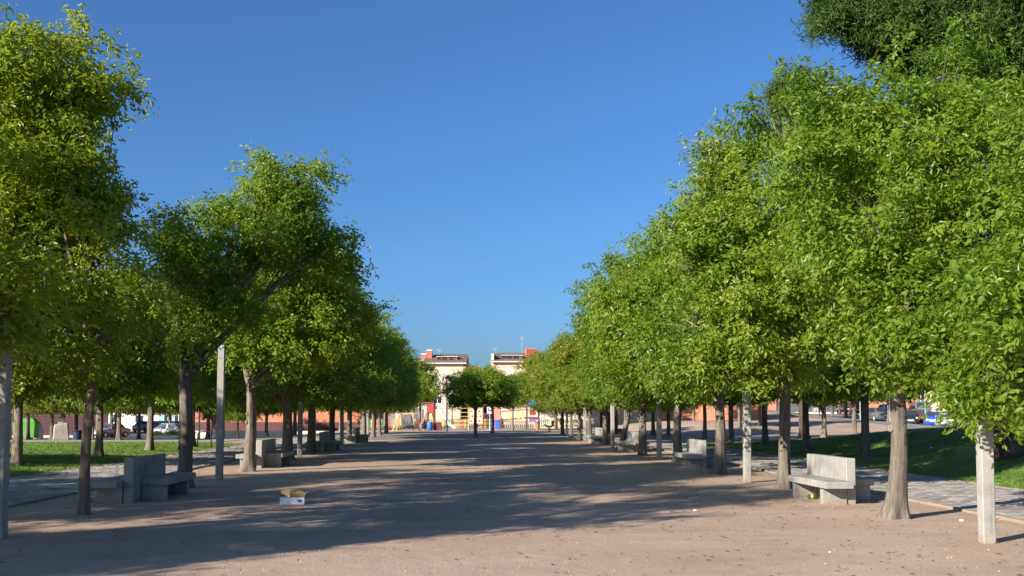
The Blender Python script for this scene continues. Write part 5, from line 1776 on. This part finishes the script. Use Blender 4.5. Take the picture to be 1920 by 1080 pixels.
car(1806, 92, R(-30), 'c_dark', 'black car between the silver car and the dark blue hatchback', 'sedan', GRC)
car(1676, 112, R(-170), 'c_blue', 'navy car behind the thick flared trunk on the right street', 'sedan', GRC)
car(1920, 58, R(-60), 'c_red', 'red car just showing at the right edge beside the pine', 'hatch', GRC)
car(206, 100, R(-20), 'c_silver', 'silver car turning on the street behind the left lawn', 'sedan', GLC)
car(300, 126, R(172), 'c_red', 'reddish car seen from behind in the left car park', 'hatch', GLC)
car(317, 128, R(175), 'c_white', 'white car next to the reddish one in the left car park', 'hatch', GLC)
car(333, 122, R(168), 'c_blue', 'dark blue car at the right of the left car park', 'hatch', GLC)
car(275, 128, R(175), 'c_teal', 'blue grey car at the left of the car park row', 'sedan', GLC)
car(328, 100, R(80), 'c_silver', 'silver blue car behind the yellow flower bed', 'sedan', GLC)
car(884, 108, R(-80), 'c_blue', 'dark blue car parked behind the playground fence', 'mpv', GCC)
car(908, 106, R(-100), 'c_red', 'dark red car parked behind the dog sign', 'hatch', GCC)


# ------------------------------------------------------------------ people
def person(px, dist, rz, height, shirt, legs, hair, label, stride=0.16, arm=0.12, shorts=False):
    p = spot(px, dist)
    t = thing('person', p, label, 'person', rz)
    k = height / 1.75
    J = [('pelvis', 0, 0, 0.95, .13, .10), ('waist', 0, 0, 1.10, .125, .09), ('chest', 0, -0.01, 1.32, .155, .10), ('neckb', 0, 0, 1.46, .075, .07), ('neck', 0, -0.01, 1.53, .055, .055), ('head', 0, -0.02, 1.64, .078, .09), ('crown', 0, -0.015, 1.73, .055, .065)]
    E = [('pelvis', 'waist'), ('waist', 'chest'), ('chest', 'neckb'), ('neckb', 'neck'), ('neck', 'head'), ('head', 'crown')]
    for s, nm in ((-1, 'l'), (1, 'r')):
        J += [(nm + 'hip', s * 0.09, 0, 0.90, .095, .095), (nm + 'knee', s * 0.10, -s * stride * 0.45, 0.50, .062, .062), (nm + 'ank', s * 0.10, -s * stride + 0.03, 0.09, .042, .045), (nm + 'toe', s * 0.11, -s * stride - 0.14, 0.035, .04, .03)]
        J += [(nm + 'sh', s * 0.19, 0, 1.42, .06, .06), (nm + 'elb', s * 0.25, s * arm * 0.4 + 0.03, 1.15, .043, .043), (nm + 'wr', s * 0.24, s * arm * 1.0 - 0.05, 0.93, .03, .028), (nm + 'palm', s * 0.235, s * arm * 1.1 - 0.06, 0.86, .036, .022), (nm + 'fing', s * 0.23, s * arm * 1.1 - 0.075, 0.78, .022, .014), (nm + 'thumb', s * 0.205, s * arm * 1.1 - 0.10, 0.83, .012, .012)]
        E += [('pelvis', nm + 'hip'), (nm + 'hip', nm + 'knee'), (nm + 'knee', nm + 'ank'), (nm + 'ank', nm + 'toe'), ('neckb', nm + 'sh'), (nm + 'sh', nm + 'elb'), (nm + 'elb', nm + 'wr'), (nm + 'wr', nm + 'palm'), (nm + 'palm', nm + 'fing'), (nm + 'palm', nm + 'thumb')]
    ix = {j[0]: i for i, j in enumerate(J)}
    me = bpy.data.meshes.new('body')
    me.from_pydata([(j[1] * k, j[2] * k, j[3] * k) for j in J], [(ix[a], ix[b]) for a, b in E], [])
    o = bpy.data.objects.new('body', me)
    COL.objects.link(o)
    sk = o.modifiers.new('skin', 'SKIN')
    sv = me.skin_vertices[0].data
    for i, j in enumerate(J):
        sv[i].radius = (j[4] * k, j[5] * k)
        sv[i].use_root = (i == 0)
    sub = o.modifiers.new('sub', 'SUBSURF'); sub.levels = 2; sub.render_levels = 2
    dg = bpy.context.evaluated_depsgraph_get()
    dg.update()
    fin = bpy.data.meshes.new_from_object(o.evaluated_get(dg))
    o.modifiers.clear()
    o.data = fin
    o.parent = t
    fin.materials.clear()
    for m in ('skin', shirt, legs, 'dark_metal'):
        fin.materials.append(M[m])
    for f_ in fin.polygons:
        c = f_.center / k
        f_.use_smooth = True
        i = 0
        if abs(c.x) > 0.205 and c.z < 1.12: i = 0
        elif c.z > 1.49: i = 0
        elif c.z > 0.96: i = 1
        elif c.z > (0.52 if shorts else 0.085): i = 2
        elif c.z <= 0.085: i = 3
        f_.material_index = i
    hb = bmesh.new()
    bmesh.ops.create_uvsphere(hb, u_segments=14, v_segments=10, radius=1)
    for v in hb.verts:
        v.co = Vector((v.co.x * 0.088, v.co.y * 0.102 + 0.012, v.co.z * 0.10 + 1.69)) * k
    bmesh.ops.delete(hb, geom=[v for v in hb.verts if v.co.z < 1.665 * k or (v.co.y < -0.055 * k and v.co.z < 1.72 * k)], context='VERTS')
    hm = bpy.data.meshes.new('hair'); hb.to_mesh(hm); hb.free()
    link('hair', hm, hair, t)
    MB().raw([(-.012 * k, -.085 * k, 1.625 * k), (.012 * k, -.085 * k, 1.625 * k), (0, -.125 * k, 1.63 * k), (0, -.085 * k, 1.67 * k)], [(0, 1, 2), (0, 2, 3), (1, 3, 2), (0, 3, 1)]).obj('nose', 'skin', t)
    return t


person(402, 67, R(-120), 1.72, 'shirt_pink', 'trousers_white', 'hair_grey', 'person in pink shirt and white trousers walking beside the second left column')
person(1530, 104, R(200), 1.72, 'shirt_navy', 'trousers_white', 'hair_dark', 'person in dark top and pale shorts walking up the right street', 0.2, 0.16, True)
person(1538, 106, R(190), 1.62, 'shirt_pink', 'shirt_navy', 'hair_dark', 'person in pale pink top walking beside another on the right street', 0.15, 0.1)

# ------------------------------------------------------------------ power lines across the sky
for i, (ya, yb) in enumerate(((397, 393), (413, 408), (447, 443), (464, 459), (496, 492), (509, 504))):
    dd = 230.0
    pts = []
    for j in range(41):
        u = j / 40
        px = 200 + 1500 * u
        py = ya + (yb - ya) * (px - 600) / 640 + 6 * math.sin(math.pi * u) - 6
        pts.append(at(px, py, dd))
    o = MB().tube(pts, 0.013, 4, False).obj('power_line', 'cable')
    tag(o, ['topmost', 'second', 'third', 'fourth', 'fifth', 'lowest'][i] + ' of the thin power lines crossing the sky', 'cable', 'power lines across the sky')

# walls, fences and buildings stand in the place as things of their own
for o in list(scene.objects):
    if o.parent is None and 'category' in o and 'kind' not in o:
        o['kind'] = 'thing'
